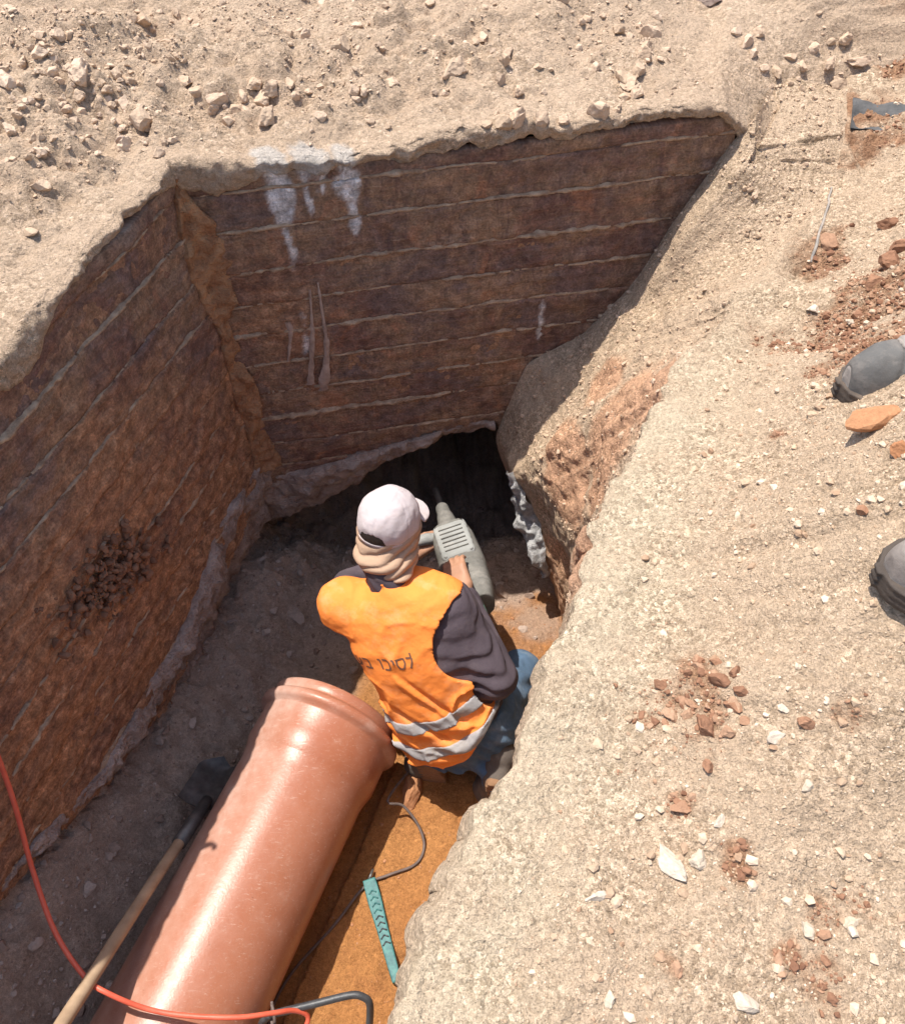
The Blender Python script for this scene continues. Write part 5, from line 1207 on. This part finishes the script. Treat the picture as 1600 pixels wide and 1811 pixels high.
for (tp, hpx, dark) in (((1474, 700), (1600, 704), True), ((1542, 1032), (1600, 1036), False)):
    tz = surf('bank', *tp)[2] + .012
    toe = onz(tp[0], tp[1], tz); toe[2] = tz; hd = onz(hpx[0], hpx[1], tz) - toe; hd[2] = 0; hd = nrm(hd); sdv = A_(-hd[1], hd[0], 0)
    BM = np.stack([hd, sdv, A_(0, 0, 1)], 1); BL = .30
    def bq(P): return (P - toe.astype(np.float32)) @ BM.astype(np.float32) / 1.3
    def halfw(x): return np.interp(x, [0, .008, .03, .07, .12, .19, .25, .29, .30], [.0, .022, .04, .052, .054, .042, .038, .03, .0])
    def foot_top(x): return np.interp(x, [0, .012, .04, .08, .13, .18, .23, .30], [.05, .072, .09, .098, .115, .145, .19, .21])
    def b_up(P, g_=0.0):
        q = bq(P); x, y, z_ = q[..., 0], q[..., 1], q[..., 2]; h_ = foot_top(x) + g_; w_ = np.maximum(halfw(x) + g_ - .003, .001)
        k = (np.abs(y / w_) ** 2.4 + np.abs(np.clip(z_, 0, None) / h_) ** 2.6) ** (1 / 2.5)
        d = (k - 1) * .045
        d = smin(d, cone(P, toe + hd * .32 + A_(0, 0, .12), toe + hd * .335 + A_(0, 0, .28), .06 + g_, .064 + g_) / 1.3, .02)
        d = np.maximum(np.maximum(d, .012 - z_), .001 - x); seam = np.abs(x - .075 + 6 * y * y) - .001
        return d + .0022 * np.exp(-(seam / .003) ** 2) + fbm(P, .05, 2, 680) * .002
    def b_so(P):
        q = bq(P); x, y, z_ = q[..., 0], q[..., 1], q[..., 2]
        w_ = halfw(x) + .009; d = np.maximum(np.abs(y) - w_, np.maximum(-x - .006, x - .306))
        d = np.maximum(d, np.abs(z_ - .016) - .017); return d + .0022 * (np.sin(z_ * 2 * np.pi / .011) > 0)
    bt_ = empty('boot', toe + hd * .15); bt_.parent = by; bt_.matrix_parent_inverse = Matrix.Translation(-Vector(by.location))
    lo, hi = bounds(toe, toe + hd * .39, toe + A_(0, 0, .32), pad=.09)
    parts = [sdf_obj('upper', b_up, lo, hi, .004, M_b2 if dark else M_b2u, bt_, 1), sdf_obj('sole', b_so, lo, hi, .004, M_bs, bt_, 1)]
    if dark:
        def cap_(P):
            q = bq(P); x, y = q[..., 0], q[..., 1]
            return np.maximum(b_up(P, .0035), x - (.078 + 7 * y * y * np.sign(y) - .014 * np.sin(y * 70)))
        parts.append(sdf_obj('toe_cap', cap_, lo, hi, .0035, M_b1, bt_, 1))
        def ovl_(P):
            q = bq(P); x, y = q[..., 0], q[..., 1]; e_ = .078 + 7 * y * y * np.sign(y) - .014 * np.sin(y * 70)
            return np.maximum(b_up(P, .0055), np.abs(x - e_ - .006) - .006)
        parts.append(sdf_obj('overlay', ovl_, lo, hi, .003, M_b2, bt_, 1))
    for x0_, cv_ in ((.098, .5),) if dark else ((.062, .5),):
        pts_ = []
        for y_ in np.linspace(-.95, .95, 15):
            xs_ = x0_ + cv_ * .03 * (1 - y_ * y_) - .01; w_ = float(halfw(xs_)); hh_ = float(foot_top(xs_))
            zz_ = hh_ * max(0.05, 1 - abs(y_) ** 2.4) ** (1 / 2.6); pts_.append(toe + 1.3 * (hd * xs_ + sdv * y_ * w_ + A_(0, 0, zz_)) + A_(0, 0, .002))
        V, f = tube(resample(np.array(pts_), step=.006), .0028, 6); parts.append(child_of(mesh('seam', V, f, M_bs), bt_))
    for k in range(4):
        x_ = (.118 + k * .022) * 1.3; z_ = 1.3 * float(foot_top(x_ / 1.3))
        V, f = tube(resample([toe + hd * (x_ + s * .004) + sdv * s * .036 + A_(0, 0, z_ + .003 - .012 * abs(s)) for s in (-1, -.4, .4, 1)], step=.006), .003, 6); parts.append(child_of(mesh('lace', V, f, M_cord), bt_))
    for x in parts: x.matrix_parent_inverse = Matrix.Translation(-Vector(bt_.location))
    ank.append((toe + hd * .33 + A_(0, 0, .22), hd))
(aR, h1), (aL, h2) = ank
hipc = (aR + aL) / 2 + h1 * .10 + A_(0, 0, .72)
sN = nrm(A_(*(aR - aL)[:2], 0)); hR_, hL_ = hipc + sN * .09, hipc - sN * .09; shc = hipc + A_(0, 0, .52); face_d = -h1
kR, kL = (aR + hR_) / 2 + face_d * .03, (aL + hL_) / 2 + face_d * .03
bhd = shc + A_(0, 0, .27) + face_d * .03
def by_body(P):
    d = ell(P, bhd, (.1, .08, .12)); d = smin(d, cone(P, shc, bhd, .06, .055), .03); d = smin(d, cone(P, bhd + face_d * .09, bhd + face_d * .115 + A_(0, 0, -.03), .01, .014), .02)
    d = smin(d, cone(P, hipc, shc, .12, .13), .05); d = smin(d, cone(P, shc + sN * .17, shc - sN * .17, .06, .06), .05)
    for s in (-1, 1):
        e_ = shc + sN * s * .24 + A_(0, 0, -.28); w2 = e_ + A_(0, 0, -.24) + face_d * .06
        d = smin(d, smin(cone(P, shc + sN * s * .18, e_, .05, .042), cone(P, e_, w2, .042, .028), .02), .03); d = smin(d, hand(P, w2, w2 + A_(0, 0, -.09), face_d, .4), .015)
    for h_, k_, a_ in ((hR_, kR, aR), (hL_, kL, aL)): d = smin(d, smin(cone(P, h_, k_, .085, .055), cone(P, k_, a_, .055, .042), .02), .04)
    return d
lo, hi = bounds(aR, aL, bhd, shc + sN * .3, shc - sN * .3, pad=.16); sdf_obj('body', by_body, lo, hi, .011, M_skin, by, 1)
def trou(P):
    d = cone(P, hipc + A_(0, 0, .06), hipc, .135, .14)
    for h_, k_, a_ in ((hR_, kR, aR), (hL_, kL, aL)): d = smin(d, smin(cone(P, h_, k_, .105, .08), cone(P, k_, a_ + A_(0, 0, .02), .08, .068), .02), .04)
    return d + wrinkle(P, A_(0, .2, 1), .11, .003, 690, .9, .2)
sdf_obj('trousers', trou, *bounds(aR, aL, hipc, pad=.22), .010, M_tr, by, 1)
def jack(P):
    d = smin(cone(P, hipc - A_(0, 0, .02), shc, .15, .155), cone(P, shc + sN * .17, shc - sN * .17, .075, .075), .05)
    for s in (-1, 1):
        e_ = shc + sN * s * .24 + A_(0, 0, -.28); w2 = e_ + A_(0, 0, -.23) + face_d * .055
        d = smin(d, smin(cone(P, shc + sN * s * .18, e_, .068, .058), cone(P, e_, w2, .058, .045), .02), .03)
    return d + fbm(P, .09, 2, 691) * .006
sdf_obj('jacket', jack, *bounds(hipc, shc + sN * .3, shc - sN * .3, pad=.25), .011, M_jk, by, 1)
sdf_obj('hair', lambda P: np.maximum(ell(P, bhd + A_(0, 0, .02) - face_d * .012, (.106, .09, .118)), (P @ face_d.astype(np.float32)) - (bhd @ face_d) - .045), bhd - .18, bhd + .18, .009, M_hair, by, 1)

# ================================================================== torn sheeting at the upper right
M_tarp = plainmat('dark_grey_sheeting', (.055, .055, .054), (.12, .115, .11), 25, .7, .002)
c4 = [(1507, 178), (1640, 190), (1640, 236), (1502, 234)]
uu, vv = np.meshgrid(np.linspace(0, 1, 60), np.linspace(0, 1, 30), indexing='ij')
px = (1 - uu) * ((1 - vv) * c4[0][0] + vv * c4[3][0]) + uu * ((1 - vv) * c4[1][0] + vv * c4[2][0]); py = (1 - uu) * ((1 - vv) * c4[0][1] + vv * c4[3][1]) + uu * ((1 - vv) * c4[1][1] + vv * c4[2][1])
Pt = np.array([[max((surf('bank', px[i, j], py[i, j]), surf('far', px[i, j], py[i, j])), key=lambda p: p[2] - 9 * (np.hypot(*(np.array(projv(p)) - (px[i, j], py[i, j]))) > 12)) for j in range(0, 30, 3)] for i in range(0, 60, 4)])
Pt[..., 2] += .010 + .03 * fbm(Pt, .12, 3, 700)
V1 = Pt.reshape(-1, 3); ff = grid_faces(*Pt.shape[:2]); V2 = V1 - A_(0, 0, .004)
tag(mesh('plastic_sheet', np.vstack([V1, V2]), np.vstack([ff, ff[:, ::-1] + len(V1)]), M_tarp), 'dark grey scrap of sheeting half buried at the upper right', 'sheet')
def ribbon(pts, wd, name, label):
    c = resample(np.array([surf('bank', x, y) if x > 1400 else surf('face', x, y) for x, y in pts]) + A_(0, 0, .001), step=.012)
    c += fbm(c, .06, 3, 701)[:, None] * .014; t = np.gradient(c, axis=0); t /= np.linalg.norm(t, axis=1, keepdims=True); s = np.cross(t, A_(0, 0, 1)); s /= np.linalg.norm(s, axis=1, keepdims=True)
    w_ = wd * (1 + .6 * fbm(c, .06, 2, 702))[:, None]
    G = np.stack([c - s * w_, c + A_(0, 0, .004), c + s * w_, c - A_(0, 0, .003)], 1); G = np.concatenate([G, G[:, :1]], 1)
    return tag(mesh(name, G.reshape(-1, 3), grid_faces(*G.shape[:2]), M_tape), label, 'strip')
M_tape = plainmat('dusty_grey_film', (.2, .19, .18), (.4, .34, .28), 25, .7, .002)
ribbon([(1468, 335), (1460, 365), (1450, 400), (1440, 440), (1432, 470)], .0035, 'plastic_strip', 'thin grey strip of buried film on the near bank crest')
